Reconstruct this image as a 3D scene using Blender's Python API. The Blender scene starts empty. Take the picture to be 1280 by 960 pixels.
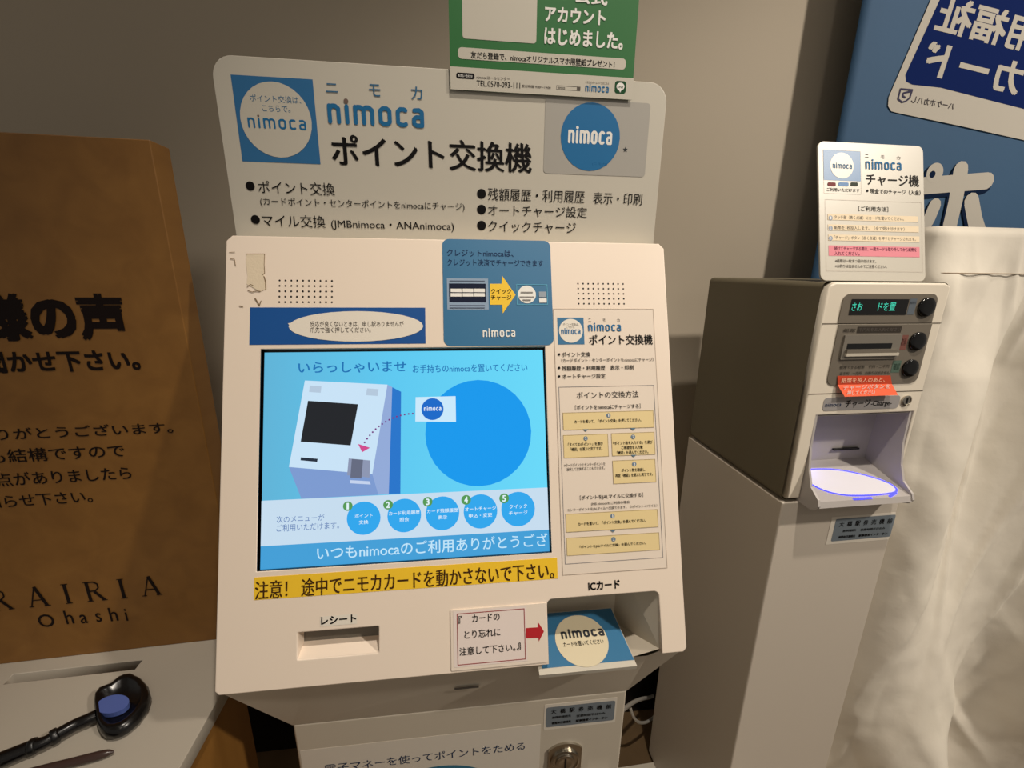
import bpy, bmesh, math, random
from mathutils import Matrix, Vector, noise
from mathutils.geometry import tessellate_polygon

# ------------------------------------------------------------------ camera, world, lights, exposure
SC = bpy.context.scene
COL = SC.collection
SC.view_settings.view_transform = 'Standard'
SC.view_settings.look = 'None'
SC.view_settings.gamma = 1.0
SC.view_settings.exposure = 0.0
F_PX = 536.64                                   # focal length in pixels of the 1280 wide frame
CAM = Vector((0.0, 0.0, 1.40))
RIGHT = Vector((0.99335904, -0.11446305, 0.01166346))
DOWN = Vector((-0.01856805, -0.25952893, -0.96555681))
FWD = Vector((0.11354758, 0.95892802, -0.25993077))
cd = bpy.data.cameras.new('camera')
cd.sensor_fit = 'HORIZONTAL'; cd.sensor_width = 36.0; cd.lens = F_PX * 36.0 / 1280.0
cd.clip_start = 0.02
cam = bpy.data.objects.new('camera', cd); COL.objects.link(cam)
cam.matrix_world = Matrix((
    (RIGHT.x, -DOWN.x, -FWD.x, CAM.x),
    (RIGHT.y, -DOWN.y, -FWD.y, CAM.y),
    (RIGHT.z, -DOWN.z, -FWD.z, CAM.z),
    (0, 0, 0, 1)))
SC.camera = cam

world = bpy.data.worlds.new('world'); SC.world = world; world.use_nodes = True
world.node_tree.nodes['Background'].inputs[0].default_value = (1.0, 0.92, 0.82, 1)
world.node_tree.nodes['Background'].inputs[1].default_value = 0.22

def lamp(name, loc, target, power, size, color=(1, .90, .78), kind='AREA', spot=None):
    l = bpy.data.lights.new(name, kind); l.energy = power; l.color = color
    if kind == 'AREA':
        l.shape = 'DISK'; l.size = size
    if kind == 'SPOT':
        l.spot_size = math.radians(spot); l.spot_blend = 0.6; l.shadow_soft_size = size
    o = bpy.data.objects.new(name, l); COL.objects.link(o); o.location = loc
    o.rotation_euler = (Vector(target) - Vector(loc)).to_track_quat('-Z', 'Y').to_euler()
    return o
lamp('spot_light', (0.38, -0.12, 3.22), (0.26, 0.27, 1.1), 114, 0.035, kind='SPOT', spot=50)
lamp('spot_light', (2.35, -0.95, 3.22), (1.0, 0.74, 1.1), 265, 0.08, kind='SPOT', spot=52)
lamp('spot_light', (-1.6, -0.1, 3.2), (0.60, 0.95, 0.95), 10, 0.12, color=(1, .95, .88), kind='SPOT', spot=34)  # added fill spot, lifts the shaded wall and pedestal side
lamp('ambient_fill', (0.6, -1.8, 3.2), (0.6, 0.6, 1.0), 4, 0.30)  # added soft area light for the shop's ambient light, no known fixture

# ------------------------------------------------------------------ helpers
WM = {}                                          # world matrix of every object built
ZS = [0]
def zstep():
    ZS[0] = (ZS[0]+1) % 24
    return ZS[0]*6e-6
def srgb(r, g, b):
    f = lambda c: (c/255/12.92) if c <= 10 else ((c/255 + .055)/1.055)**2.4
    return (f(r), f(g), f(b), 1)
MATS = {}
def mat(name, rgb, rough=.5, metal=0.0, emit=None, strength=1.0, bump=None, vary=None, spec=.5, coat=0, alpha=None):
    m = bpy.data.materials.new(name); m.use_nodes = True
    nt = m.node_tree; p = nt.nodes['Principled BSDF']
    c = srgb(*rgb)
    p.inputs['Base Color'].default_value = c
    p.inputs['Roughness'].default_value = rough
    p.inputs['Metallic'].default_value = metal
    p.inputs['Specular IOR Level'].default_value = spec
    if coat: p.inputs['Coat Weight'].default_value = coat; p.inputs['Coat Roughness'].default_value = .08
    if emit:
        p.inputs['Emission Color'].default_value = srgb(*emit); p.inputs['Emission Strength'].default_value = strength
    if alpha is not None: p.inputs['Alpha'].default_value = alpha
    if bump or vary:
        tc = nt.nodes.new('ShaderNodeTexCoord')
    if vary:                                     # (scale, amount)
        n = nt.nodes.new('ShaderNodeTexNoise'); n.inputs['Scale'].default_value = vary[0]; n.inputs['Detail'].default_value = 4
        mx = nt.nodes.new('ShaderNodeMix'); mx.data_type = 'RGBA'
        k = 1 - vary[1]
        mx.inputs[6].default_value = c; mx.inputs[7].default_value = (c[0]*k, c[1]*k, c[2]*k*.96, 1)
        nt.links.new(tc.outputs['Object'], n.inputs['Vector']); nt.links.new(n.outputs['Fac'], mx.inputs[0])
        nt.links.new(mx.outputs[2], p.inputs['Base Color'])
    if bump:                                     # (scale, strength, distance)
        n2 = nt.nodes.new('ShaderNodeTexNoise'); n2.inputs['Scale'].default_value = bump[0]; n2.inputs['Detail'].default_value = 5
        b = nt.nodes.new('ShaderNodeBump'); b.inputs['Strength'].default_value = bump[1]; b.inputs['Distance'].default_value = bump[2]
        nt.links.new(tc.outputs['Object'], n2.inputs['Vector']); nt.links.new(n2.outputs['Fac'], b.inputs['Height'])
        nt.links.new(b.outputs['Normal'], p.inputs['Normal'])
    MATS[name] = m
    return m
def ink(r, g, b):
    k = 'ink_%d_%d_%d' % (r, g, b)
    return MATS.get(k) or mat(k, (r, g, b), .6, spec=.15)
def glow(r, g, b, s=1.0):
    k = 'lit_%d_%d_%d_%d' % (r, g, b, s*100)
    return MATS.get(k) or mat(k, (6, 6, 8), .16, emit=(r, g, b), strength=s, spec=.4)

def put(name, me, W, parent=None, label=None, cat=None, group=None, kind=None):
    o = bpy.data.objects.new(name, me); COL.objects.link(o)
    if parent is not None:
        o.parent = parent; o.matrix_local = WM[parent.name].inverted() @ W
    else:
        o.matrix_world = W
    WM[o.name] = W.copy()
    if label: o['label'] = label
    if cat: o['category'] = cat
    if group: o['group'] = group
    if kind: o['kind'] = kind
    return o
def thing(name, loc, label, cat, rz=0, group=None):
    W = Matrix.Translation(loc) @ Matrix.Rotation(rz, 4, 'Z')
    o = put(name, None, W, None, label, cat, group); o.empty_display_size = .05
    return o

def ray(x, y):
    return RIGHT*(x-640) + DOWN*(y-480) + FWD*F_PX

class Geo:
    """collects polygons with materials, in metres of one frame"""
    def __init__(s): s.v = []; s.f = []; s.m = []; s.mats = []; s.sm = []
    def mi(s, m):
        if m not in s.mats: s.mats.append(m)
        return s.mats.index(m)
    def add(s, verts, faces, m, smooth=False):
        n = len(s.v); k = s.mi(m)
        s.v += [tuple(v) for v in verts]
        for f in faces: s.f.append([n+i for i in f]); s.m.append(k); s.sm.append(smooth)
    def poly(s, pts, m, z=0.0):
        z += zstep()
        if len(pts) <= 4: s.add([(p[0], p[1], z) for p in pts], [range(len(pts))], m); return
        tris = tessellate_polygon([[Vector((p[0], p[1], 0)) for p in pts]])
        s.add([(p[0], p[1], z) for p in pts], tris, m)
    def rect(s, u0, v0, u1, v1, m, z=0.0, r=0):
        u0, u1 = sorted((u0, u1)); v0, v1 = sorted((v0, v1))
        s.poly(rrect(u0, v0, u1, v1, r), m, z)
    def frame(s, u0, v0, u1, v1, w, m, z=0):
        u0, u1 = sorted((u0, u1)); v0, v1 = sorted((v0, v1))
        for a in ((u0, v0, u1, v0+w), (u0, v1-w, u1, v1), (u0, v0, u0+w, v1), (u1-w, v0, u1, v1)): s.rect(*a, m, z)
    def disc(s, u, v, r, m, z=0, n=28, rv=None):
        rv = rv or r
        s.poly([(u+r*math.cos(2*math.pi*i/n), v+rv*math.sin(2*math.pi*i/n)) for i in range(n)], m, z)
    def ring(s, u, v, r0, r1, m, z=0, n=28, rv=None):
        k = (rv or r1)/r1
        vs = [(u+r*math.cos(2*math.pi*i/n), v+k*r*math.sin(2*math.pi*i/n), z) for r in (r0, r1) for i in range(n)]
        s.add(vs, [(i, (i+1) % n, n+(i+1) % n, n+i) for i in range(n)], m)
    def stroke(s, pts, w, m, z=0, cap=True):
        for i, (a, b) in enumerate(zip(pts, pts[1:])):
            d = Vector((b[0]-a[0], b[1]-a[1]))
            if d.length < 1e-9: continue
            d.normalize(); nrm = Vector((-d.y, d.x))*w/2
            s.poly([(a[0]-nrm.x, a[1]-nrm.y), (b[0]-nrm.x, b[1]-nrm.y), (b[0]+nrm.x, b[1]+nrm.y), (a[0]+nrm.x, a[1]+nrm.y)], m, z)
        ps = pts if cap else pts[1:-1]
        for p in ps: s.disc(p[0], p[1], w/2, m, z, 10)
    def slab(s, pts, z0, z1, m, mside=None):
        n = len(pts)
        ZS[0] = 0; zz = z1-6e-6; s.poly(pts, m, zz); ZS[0] = 0; s.poly(list(reversed(pts)), mside or m, z0-6e-6)
        vs = [(p[0], p[1], z0) for p in pts] + [(p[0], p[1], z1) for p in pts]
        s.add(vs, [(i, (i+1) % n, n+(i+1) % n, n+i) for i in range(n)], mside or m)
    def box(s, a, b, m):
        x0, y0, z0 = a; x1, y1, z1 = b
        s.add([(x0,y0,z0),(x1,y0,z0),(x1,y1,z0),(x0,y1,z0),(x0,y0,z1),(x1,y0,z1),(x1,y1,z1),(x0,y1,z1)],
              [(0,3,2,1),(4,5,6,7),(0,1,5,4),(1,2,6,5),(2,3,7,6),(3,0,4,7)], m)
    def mesh(s, name):
        me = bpy.data.meshes.new(name); me.from_pydata(s.v, [], s.f)
        for m in s.mats: me.materials.append(m)
        me.polygons.foreach_set('material_index', s.m)
        me.polygons.foreach_set('use_smooth', s.sm)
        me.update(); return me
def rrect(u0, v0, u1, v1, r, seg=6):
    if not r: return [(u0, v0), (u1, v0), (u1, v1), (u0, v1)]
    o = []
    for cx, cy, a0 in ((u1-r, v0+r, -90), (u1-r, v1-r, 0), (u0+r, v1-r, 90), (u0+r, v0+r, 180)):
        for i in range(seg+1):
            a = math.radians(a0+90*i/seg); o.append((cx+r*math.cos(a), cy+r*math.sin(a)))
    return o

def bevel(o, w, seg=3, angle=30):
    b = o.modifiers.new('bevel', 'BEVEL'); b.width = w; b.segments = seg; b.limit_method = 'ANGLE'; b.angle_limit = math.radians(angle)
    for p in o.data.polygons: p.use_smooth = True
    b.harden_normals = True
    return o
def curve_plate(name, loops, thick, bev, m):
    """flat plate with holes: first loop outer, others holes; front at z=0"""
    c = bpy.data.curves.new(name, 'CURVE'); c.dimensions = '2D'; c.fill_mode = 'BOTH'
    c.extrude = thick/2-bev; c.bevel_depth = bev; c.bevel_resolution = 3; c.offset = -bev
    for lp in loops:
        sp = c.splines.new('POLY'); sp.points.add(len(lp)-1)
        for p, q in zip(sp.points, lp): p.co = (q[0], q[1], 0, 1)
        sp.use_cyclic_u = True
    o = bpy.data.objects.new(name, c); me = bpy.data.meshes.new_from_object(o)
    bpy.data.objects.remove(o); bpy.data.curves.remove(c)
    for v in me.vertices: v.co.z -= thick/2
    me.materials.clear(); me.materials.append(m)
    return me

GLYPH = {}
def glyphs(body, bold):
    k = (body, bold)
    if k not in GLYPH:
        c = bpy.data.curves.new('t', 'FONT'); c.body = body; c.size = 1; c.resolution_u = 3; c.offset = bold
        o = bpy.data.objects.new('t', c); me = bpy.data.meshes.new_from_object(o)
        vs = [(v.co.x, v.co.y) for v in me.vertices]; fs = [tuple(p.vertices) for p in me.polygons]
        bpy.data.objects.remove(o); bpy.data.curves.remove(c); bpy.data.meshes.remove(me)
        GLYPH[k] = (vs, fs)
    return GLYPH[k]

WORD = {'n': (.42, [[(0,0),(0,1)], [(0,.78),(.12,1),(.28,1),(.42,.84),(.42,0)]]),
        'i': (.0, [[(0,0),(0,1)]]),
        'm': (.80, [[(0,0),(0,1)], [(0,.8),(.1,1),(.26,1),(.4,.84),(.4,0)], [(.4,.8),(.5,1),(.66,1),(.80,.84),(.80,0)]]),
        'o': (.44, [[(.13,0),(.31,0),(.44,.15),(.44,.85),(.31,1),(.13,1),(0,.85),(0,.15),(.13,0)]]),
        'c': (.38, [[(.38,.06),(.3,0),(.13,0),(0,.15),(0,.85),(.13,1),(.3,1),(.38,.94)]]),
        'a': (.40, [[(.03,.97),(.26,1),(.40,.86),(.40,0),(.12,0),(0,.12),(0,.42),(.12,.54),(.40,.54)]])}
SERIF = {'R': (.62, [([(.08,0),(.08,1)],.13), ([(.08,.97),(.34,.97),(.48,.86),(.48,.66),(.34,.52),(.08,.52)],.06), ([(.3,.5),(.62,.02)],.12), ([(-.05,.02),(.2,.02)],.04), ([(-.05,.98),(.2,.98)],.04), ([(.5,.02),(.72,.02)],.04)]),
         'A': (.70, [([(.05,0),(.35,1)],.05), ([(.35,1),(.64,0)],.13), ([(.15,.33),(.54,.33)],.045), ([(-.04,.02),(.15,.02)],.04), ([(.52,.02),(.76,.02)],.04)]),
         'I': (.16, [([(.08,0),(.08,1)],.13), ([(-.05,.02),(.21,.02)],.04), ([(-.05,.98),(.21,.98)],.04)])}

class Panel:
    """a flat surface in the room: origin, u and v axes; photo pixels are measured on to it"""
    def __init__(s, o, u, v):
        s.o = Vector(o); s.u = Vector(u).normalized(); s.v = Vector(v).normalized(); s.n = s.u.cross(s.v)
        s.W = Matrix(((s.u.x, s.v.x, s.n.x, s.o.x), (s.u.y, s.v.y, s.n.y, s.o.y), (s.u.z, s.v.z, s.n.z, s.o.z), (0, 0, 0, 1)))
        s.fresh()
    def fresh(s): s.items = []; s.begin('printed_graphic')
    def begin(s, name='printed_graphic'): s.g = Geo(); s.items.append((name, s.g))
    def uv(s, x, y):
        r = ray(x, y); k = (s.o-CAM).dot(s.n)/r.dot(s.n); p = CAM + r*k - s.o
        return (p.dot(s.u), p.dot(s.v))
    def box4(s, a, b, c, d):                     # TL TR BR BL photo corners -> u0 v0 u1 v1
        q = [s.uv(*p) for p in (a, b, c, d)]
        return ((q[0][0]+q[3][0])/2, (q[2][1]+q[3][1])/2, (q[1][0]+q[2][0])/2, (q[0][1]+q[1][1])/2)
    def px(s, x, y):                             # metres per pixel there
        a = s.uv(x-2, y); b = s.uv(x+2, y); c = s.uv(x, y-2); d = s.uv(x, y+2)
        return (b[0]-a[0])/4, (c[1]-d[1])/4
    def R(s, a, b, c, d, m, z=0.0002, r=0): s.g.rect(*s.box4(a, b, c, d), m, z, r)
    def D(s, x, y, r, m, z=0.0002, ry=None):
        u, v = s.uv(x, y); k, kv = s.px(x, y)
        s.g.disc(u, v, r*k, m, z, 32, ry*kv if ry else None)
    def P(s, pts, m, z=0.0002): s.g.poly([s.uv(*p) for p in pts], m, z)
    def S(s, pts, w, m, z=0.0002):
        k = s.px(*pts[0])[0]; s.g.stroke([s.uv(*p) for p in pts], w*k, m, z)
    def T(s, body, x1, y1, x2, y2, m, h=None, bold=0.0, z=0.0005, mirror=False, rot=False):
        a = s.uv(x1, y1); b = s.uv(x2, y2)
        vs, fs = glyphs(body, 0)
        if not vs: return
        x0 = min(v[0] for v in vs); X = max(v[0] for v in vs); y0 = min(v[1] for v in vs); Y = max(v[1] for v in vs)
        cx, cy = (a[0]+b[0])/2, (a[1]+b[1])/2
        W = math.hypot(b[0]-a[0], b[1]-a[1]) if rot else b[0]-a[0]
        kx = W/(X-x0); ky = kx
        if h: ky = h*s.px((x1+x2)/2, (y1+y2)/2)[1]/(Y-y0)
        th = math.atan2(b[1]-a[1], b[0]-a[0]) if rot else 0
        c, sn = math.cos(th), math.sin(th)
        if mirror: fs = [tuple(reversed(f)) for f in fs]
        g = Geo(); b = bold*.9
        if bold < 0: offs = [(b, 0), (-b, 0)]
        elif bold < .008: offs = [(0, 0)]
        elif bold < .026: offs = [(-b, b*.5), (b, -b*.5)]
        else: offs = [(-b, -b), (b, b), (-b, b), (b, -b), (0, 0)]
        for i, (dx, dy) in enumerate(offs):
            out = []
            for x, y in vs:
                p = (x-(x0+X)/2+dx)*kx*(-1 if mirror else 1); q = (y-(y0+Y)/2+dy)*ky
                out.append((cx+p*c-q*sn, cy+p*sn+q*c, z+i*6e-6))
            g.add(out, fs, m)
        s.items.append(('lettering', g))
    def word(s, x1, y1, x2, y2, xh, m, z=0.0005, w=.19, dot=None):
        a = s.uv(x1, y1); b = s.uv(x2, y2); hv = xh*s.px((x1+x2)/2, (y1+y2)/2)[1]
        gap = .40; total = sum(WORD[c][0] for c in 'nimoca')+gap*5+w
        kx = (b[0]-a[0])/total; ky = hv*(1-w)
        ww = hv*w; x = a[0]+w*kx/2; vb = (a[1]+b[1])/2-ky/2; g = Geo(); s.items.append(('wordmark', g))
        for c in 'nimoca':
            wd, st = WORD[c]
            for p in st: g.stroke([(x+q[0]*kx, vb+q[1]*ky) for q in p], ww, m, z)
            if c == 'i': g.disc(x, vb+ky*1.34, ww*.58, dot or m, z, 12)
            x += (wd+gap)*kx
    def serif(s, body, x1, y1, x2, y2, h, m, z=.0005):
        a = s.uv(x1, y1); b = s.uv(x2, y2); k = h*s.px((x1+x2)/2, (y1+y2)/2)[1]; g = Geo(); s.items.append(('lettering', g))
        tot = sum(SERIF[c][0] for c in body)*k; gap = ((b[0]-a[0])-tot)/(len(body)-1); x = a[0]; v = (a[1]+b[1])/2-k/2
        for c in body:
            for p, w in SERIF[c][1]: g.stroke([(x+q[0]*k, v+q[1]*k) for q in p], w*k, m, z, cap=len(p) > 2)
            x += SERIF[c][0]*k+gap
    def flush(s, parent, gname='printed_graphic', tname='lettering', label=None):
        for nm, g in s.items:
            if not g.f: continue
            nm = gname if nm == 'printed_graphic' else tname if nm == 'lettering' else nm
            put(nm, g.mesh(nm), s.W, parent, label if nm == gname else None)
        s.fresh()
    def sticker(s, name, parent, pts, m, t=.0003, z=0.0, label=None, bev=0):
        g = Geo(); g.slab(pts, z, z+t, m)
        return put(name, g.mesh(name), s.W, parent, label)

# ------------------------------------------------------------------ materials
CREAM = mat('cream_plastic', (234, 218, 202), .42, vary=(6, .04), bump=(900, .03, .0004))
HOUSE = mat('housing_steel', (206, 196, 178), .5, bump=(700, .04, .0004))
SIGNW = mat('sign_white', (196, 190, 176), .38)
PAPER = mat('paper_white', (226, 218, 204), .5)
CLEARISH = mat('laminated_sheet', (228, 214, 198), .3)
BLACK = mat('black_plastic', (10, 10, 11), .35)
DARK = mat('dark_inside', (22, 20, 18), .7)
BLUE = mat('sticker_blue', (50, 110, 150), .42)
SQBLUE = mat('logo_blue', (40, 104, 154), .4)
DEEP = mat('deep_blue', (14, 78, 148), .4)
YELLOW = mat('strip_yellow', (240, 196, 44), .4)
GREEN = mat('poster_green', (30, 104, 46), .45)
WALL = mat('wall_paint', (190, 178, 160), .85, bump=(260, .12, .001), vary=(1.5, .05))
DADO = mat('dado_grey', (150, 146, 138), .7, bump=(300, .06, .0006))
FLOOR = mat('floor_brown', (120, 96, 66), .5, vary=(14, .4))
CEIL = mat('ceiling_paint', (200, 192, 178), .9, bump=(200, .05, .0005))
GREY = mat('machine_grey', (112, 104, 92), .4)
MCREAM = mat('machine_cream', (228, 218, 200), .4, bump=(900, .04, .0003))
MSIDE = mat('machine_side', (106, 98, 78), .55, bump=(500, .08, .0004))
PED = mat('pedestal_paint', (200, 190, 176), .45, bump=(500, .03, .0003))
TRAYP = mat('tray_plastic', (178, 172, 168), .35)
CHROME = mat('brushed_metal', (190, 184, 172), .28, 1.0)
LABELG = mat('label_grey', (118, 128, 136), .35)
RED = mat('arrow_red', (178, 30, 38), .5)
REDLINE = mat('frame_red', (150, 60, 58), .5)
ORANGE = mat('sticker_orange', (240, 92, 44), .4)
ORANGED = mat('sticker_dark_orange', (196, 66, 34), .4)
TAN = mat('flow_box', (226, 204, 150), .5)
INKB = ink(12, 9, 9); INKG = ink(90, 84, 78); NAVY = ink(26, 50, 86); LOGO = ink(34, 104, 152); WHITE = ink(232, 230, 224)
TEXTB = ink(60, 104, 138)
def wood_mat(name, a, b):
    m = bpy.data.materials.new(name); m.use_nodes = True; nt = m.node_tree; p = nt.nodes['Principled BSDF']
    p.inputs['Roughness'].default_value = .55
    tc = nt.nodes.new('ShaderNodeTexCoord'); mp = nt.nodes.new('ShaderNodeMapping'); mp.inputs['Scale'].default_value = (9, 9, .9)
    n = nt.nodes.new('ShaderNodeTexNoise'); n.inputs['Scale'].default_value = 3; n.inputs['Detail'].default_value = 8; n.inputs['Distortion'].default_value = .6
    r = nt.nodes.new('ShaderNodeValToRGB'); r.color_ramp.elements[0].color = srgb(*a); r.color_ramp.elements[1].color = srgb(*b)
    r.color_ramp.elements[0].position = .3; r.color_ramp.elements[1].position = .75
    nt.links.new(tc.outputs['Object'], mp.inputs['Vector']); nt.links.new(mp.outputs['Vector'], n.inputs['Vector'])
    nt.links.new(n.outputs['Fac'], r.inputs['Fac']); nt.links.new(r.outputs['Color'], p.inputs['Base Color'])
    return m
WOOD = wood_mat('maple_wood', (122, 82, 30), (138, 96, 40))

# ------------------------------------------------------------------ the room
ID = Matrix.Identity(4)
WY = 1.05
def plain(name, a, b, m, kind='structure'):
    g = Geo(); g.box(a, b, m); return put(name, g.mesh(name), ID, None, kind=kind)
plain('floor', (-3, -3, -.1), (3.5, WY+.1, 0), FLOOR)
plain('wall_back', (-3, WY, 0), (3.5, WY+.12, 3.3), WALL)
plain('ceiling', (-3, -3, 3.3), (3.5, WY+.12, 3.4), CEIL)
plain('shade_strip_back', (-3, WY-.022, 0), (3.5, WY, .26), BLACK)  # black strip stands in for the deep shade low on the wall

# ------------------------------------------------------------------ point exchange kiosk
TILT = 0.344433
FO = CAM + Vector((-0.06837421, 0.43459594, -0.19535609))
face = Panel(FO, (1, 0, 0), (0, math.sin(TILT), math.cos(TILT)))
kiosk = thing('ticket_kiosk', (0, .48, 0), 'large cream card point exchange kiosk with a lit blue screen, tilted front', 'kiosk')
U0, U1, V0, V1 = -.1797, .3102, -.2268, .2402
nt_l = face.uv(684, 760)[0]; nt_r = face.uv(825.5, 780)[0]; nt_t = face.uv(750, 744.5)[1]
# outline with the card notch cut from the lower edge
r = .006
outer = [(U0+.004, V0), (nt_l, V0), (nt_l, nt_t-r)]
outer += [(nt_l+r-r*math.cos(a), nt_t-r+r*math.sin(a)) for a in [math.radians(15*i) for i in range(1, 7)]]
outer += [(nt_r-r+r*math.sin(a), nt_t-r+r*math.cos(a)) for a in [math.radians(15*i) for i in range(0, 7)]]
outer += [(nt_r, V0), (U1-.004, V0), (U1, V0+.004), (U1, V1-.006), (U1-.006, V1), (U0+.006, V1), (U0, V1-.006), (U0, V0+.004)]
su0, sv0, su1, sv1 = face.box4((326, 436), (681, 433.7), (689.5, 690), (321, 715))
ru0, rv0, ru1, rv1 = face.box4((372.5, 792), (473, 782), (473.7, 815.5), (371.3, 825.5))
loops = [outer, rrect(su0, sv0, su1, sv1, 0), rrect(ru0, rv0, ru1, rv1, .001, 2)]
def grid_holes(a, b, c):
    p = face.uv(*a); q = face.uv(*b); w = face.uv(*c); o = []
    for i in range(10):
        for j in range(5):
            o.append((p[0]+(q[0]-p[0])*i/9, p[1]+(w[1]-p[1])*j/4))
    return o
holes = grid_holes((349.6, 350.6), (415, 351), (349.6, 377.6)) + grid_holes((722.5, 354.5), (778.8, 355.3), (723.5, 379.6))
me = curve_plate('face_panel', loops, .012, .0012, CREAM)
fp = put('face_panel', me, face.W, kiosk, 'cream front panel with speaker holes, screen opening and card notch')
for hh in (holes[:50], holes[50:]):
    g = Geo()
    for u, v in hh: g.disc(u, v, .00105, BLACK, .0001, 10)
    put('speaker_grille', g.mesh('speaker_grille'), face.W, kiosk, 'block of small black speaker holes', kind='stuff')
# housing shell
P3 = lambda u, v, n: FO + face.u*u + face.v*v + face.n*n
XL, XR = FO.x+U0+.001, FO.x+U1-.001
g = Geo()
prof = [P3(0, V1-.001, -.011), Vector((0, .5375, P3(0, V1, 0).z-.002)), Vector((0, .60, 1.22)), Vector((0, .60, .865)), Vector((0, .43, .865)), P3(0, V0+.001, -.011)]
pr = [(p.y, p.z) for p in prof]
CL, CR = -.212, .207
for X in (XL, XR):
    g.poly([(0, 0)]*0 or [(0, 0), (0, 1e-9), (1e-9, 0)], HOUSE) if False else None
    vs = [(X, y, z) for y, z in pr[:4]] + [(CL if X == XL else CR, .42, .865), (X, pr[5][0], pr[5][1])]
    vs[3] = (CL if X == XL else CR, .60, .865); vs.insert(3, (X, .60, 1.0))
    g.add(vs, [(0, 1, 2, 3, 6), (3, 4, 5, 6)] if X == XR else [(6, 3, 2, 1, 0), (6, 5, 4, 3)], HOUSE)
for (ya, za), (yb, zb) in ((pr[0], pr[1]), (pr[1], pr[2]), (pr[2], (.60, 1.0))):
    g.add([(XL, ya, za), (XR, ya, za), (XR, yb, zb), (XL, yb, zb)], [(0, 1, 2, 3)], HOUSE)
g.add([(XL, .60, 1.0), (XR, .60, 1.0), (CR, .60, .865), (CL, .60, .865)], [(0, 1, 2, 3)], HOUSE)
put('housing', g.mesh('housing'), ID, kiosk)
# chin: centre panel, two side facets, lowered behind the card notch
zb, yb = P3(0, V0, 0).z+.0008, P3(0, V0, 0).y+.004
NL, NR = FO.x+nt_l-.006, FO.x+nt_r
g = Geo()
yc, zc = .42, .865
def chin(x, k, dy=0): return (x, yb+(yc-yb)*k+dy, zb+(zc-zb)*k)
E0, E1 = XL+.085, XR-.035
k = .17
g.add([chin(XL, 0), chin(E0, 0, .006), (CL, yc, zc)], [(0, 2, 1)], HOUSE)
g.add([chin(E0, 0, .006), chin(NL, 0, .006), chin(NL, k, .004), chin(E1, k, .004), (CR, yc, zc), (CL, yc, zc)], [(0, 5, 4, 3, 2, 1)], HOUSE)
g.add([chin(XR, 0), chin(E1, k, .004), (CR, yc, zc)], [(0, 1, 2)], HOUSE)
g.add([chin(XR, 0), chin(NR, 0), chin(E1, k, .004)], [(0, 1, 2)], HOUSE)
put('chin_panel', g.mesh('chin_panel'), ID, kiosk)
chp = Panel((0, yb+.006, zb), (1, 0, 0), (0, yb+.006-yc, zb-zc))
chp.R((568, 856.8), (598.5, 853.5), (598.5, 856.2), (568, 859.6), BLACK, .0025)
chp.flush(kiosk, 'chin_slot')
# lower cabinet
g = Geo(); g.box((CL, yc, 0), (CR, .60, zc), HOUSE)
cab = put('lower_cabinet', g.mesh('lower_cabinet'), ID, kiosk); bevel(cab, .003)
# receipt slot: back coloured grey for the shade inside, cream ramp
g = Geo()
d = .020; vm = rv0+(rv1-rv0)*.10
g.add([(ru0, rv1, -.006), (ru1, rv1, -.006), (ru1, rv1, -d), (ru0, rv1, -d)], [(0, 1, 2, 3)], CREAM)
g.add([(ru0, rv0-.001, -.006), (ru0, rv1, -.006), (ru0, rv1, -d), (ru0, rv0-.001, -d)], [(0, 1, 2, 3)], CREAM)
g.add([(ru1, rv0-.001, -.006), (ru1, rv1, -.006), (ru1, rv1, -d), (ru1, rv0-.001, -d)], [(3, 2, 1, 0)], CREAM)
g.add([(ru0, rv0-.0003, -.001), (ru1, rv0-.0003, -.001), (ru1, rv1-.017, -d+.002), (ru0, rv1-.017, -d+.002)], [(0, 1, 2, 3)], CREAM)
g.add([(ru0, rv1-.018, -d+.002), (ru1, rv1-.018, -d+.002), (ru1, rv1, -d+.002), (ru0, rv1, -d+.002)], [(0, 1, 2, 3)], GREY)
put('receipt_slot', g.mesh('receipt_slot'), face.W, kiosk)
# card recess and tray
trY = P3(0, V0, 0).y-.004; 
g = Geo()
xl, xr = FO.x+nt_l, FO.x+nt_r
yB = .434; xBR = xr-.027
zt = P3(0, nt_t, 0).z; yt = P3(0, nt_t, 0).y
zlo = zb-.028
g.add([(xl-.012, yB, zlo), (xBR, yB, zlo), (xBR, yB, zt), (xl-.012, yB, zt)], [(0, 1, 2, 3)], HOUSE)
g.add([(xr, yb+.002, zb), (xr, yt+.003, zt), (xBR, yB, zt), (xBR, yB, zlo)], [(0, 1, 2, 3)], HOUSE)
g.add([(xl-.012, yt+.003, zt+.0005), (xr+.002, yt+.003, zt+.0005), (xr, yB, zt), (xl-.012, yB, zt)], [(0, 1, 2, 3)], HOUSE)
g.add([(xl-.012, yb+.012, zlo), (xl-.012, yt+.01, zt), (xl-.012, yB, zt), (xl-.012, yB, zlo)], [(3, 2, 1, 0)], HOUSE)
A_ = (P3(0, 0, 0).x*0 + CR-.026, yb+.006, zb-.013)
g.add([A_, (xr, yb+.002, zb), (xBR, yB, zlo), (A_[0]-.01, yB, zlo)], [(0, 1, 2, 3)], HOUSE)
put('card_recess', g.mesh('card_recess'), ID, kiosk)
A = math.radians(11)
tray = Panel((0, P3(0, V0, 0).y-.004, zb-.0095), (1, 0, 0), (0, math.cos(A), math.sin(A)))
tl = tray.uv(675, 848)[0]; trt = tray.uv(797, 834)[0]; tlen = .071; tbk = trt-.006
g = Geo()
pts = [(tl, 0), (trt, 0), (tbk, tlen), (tl, tlen)]
g.slab(pts, -.005, 0, SIGNW)
tr = put('card_tray', g.mesh('card_tray'), tray.W, kiosk, 'card tray with blue printed sheet')
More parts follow.
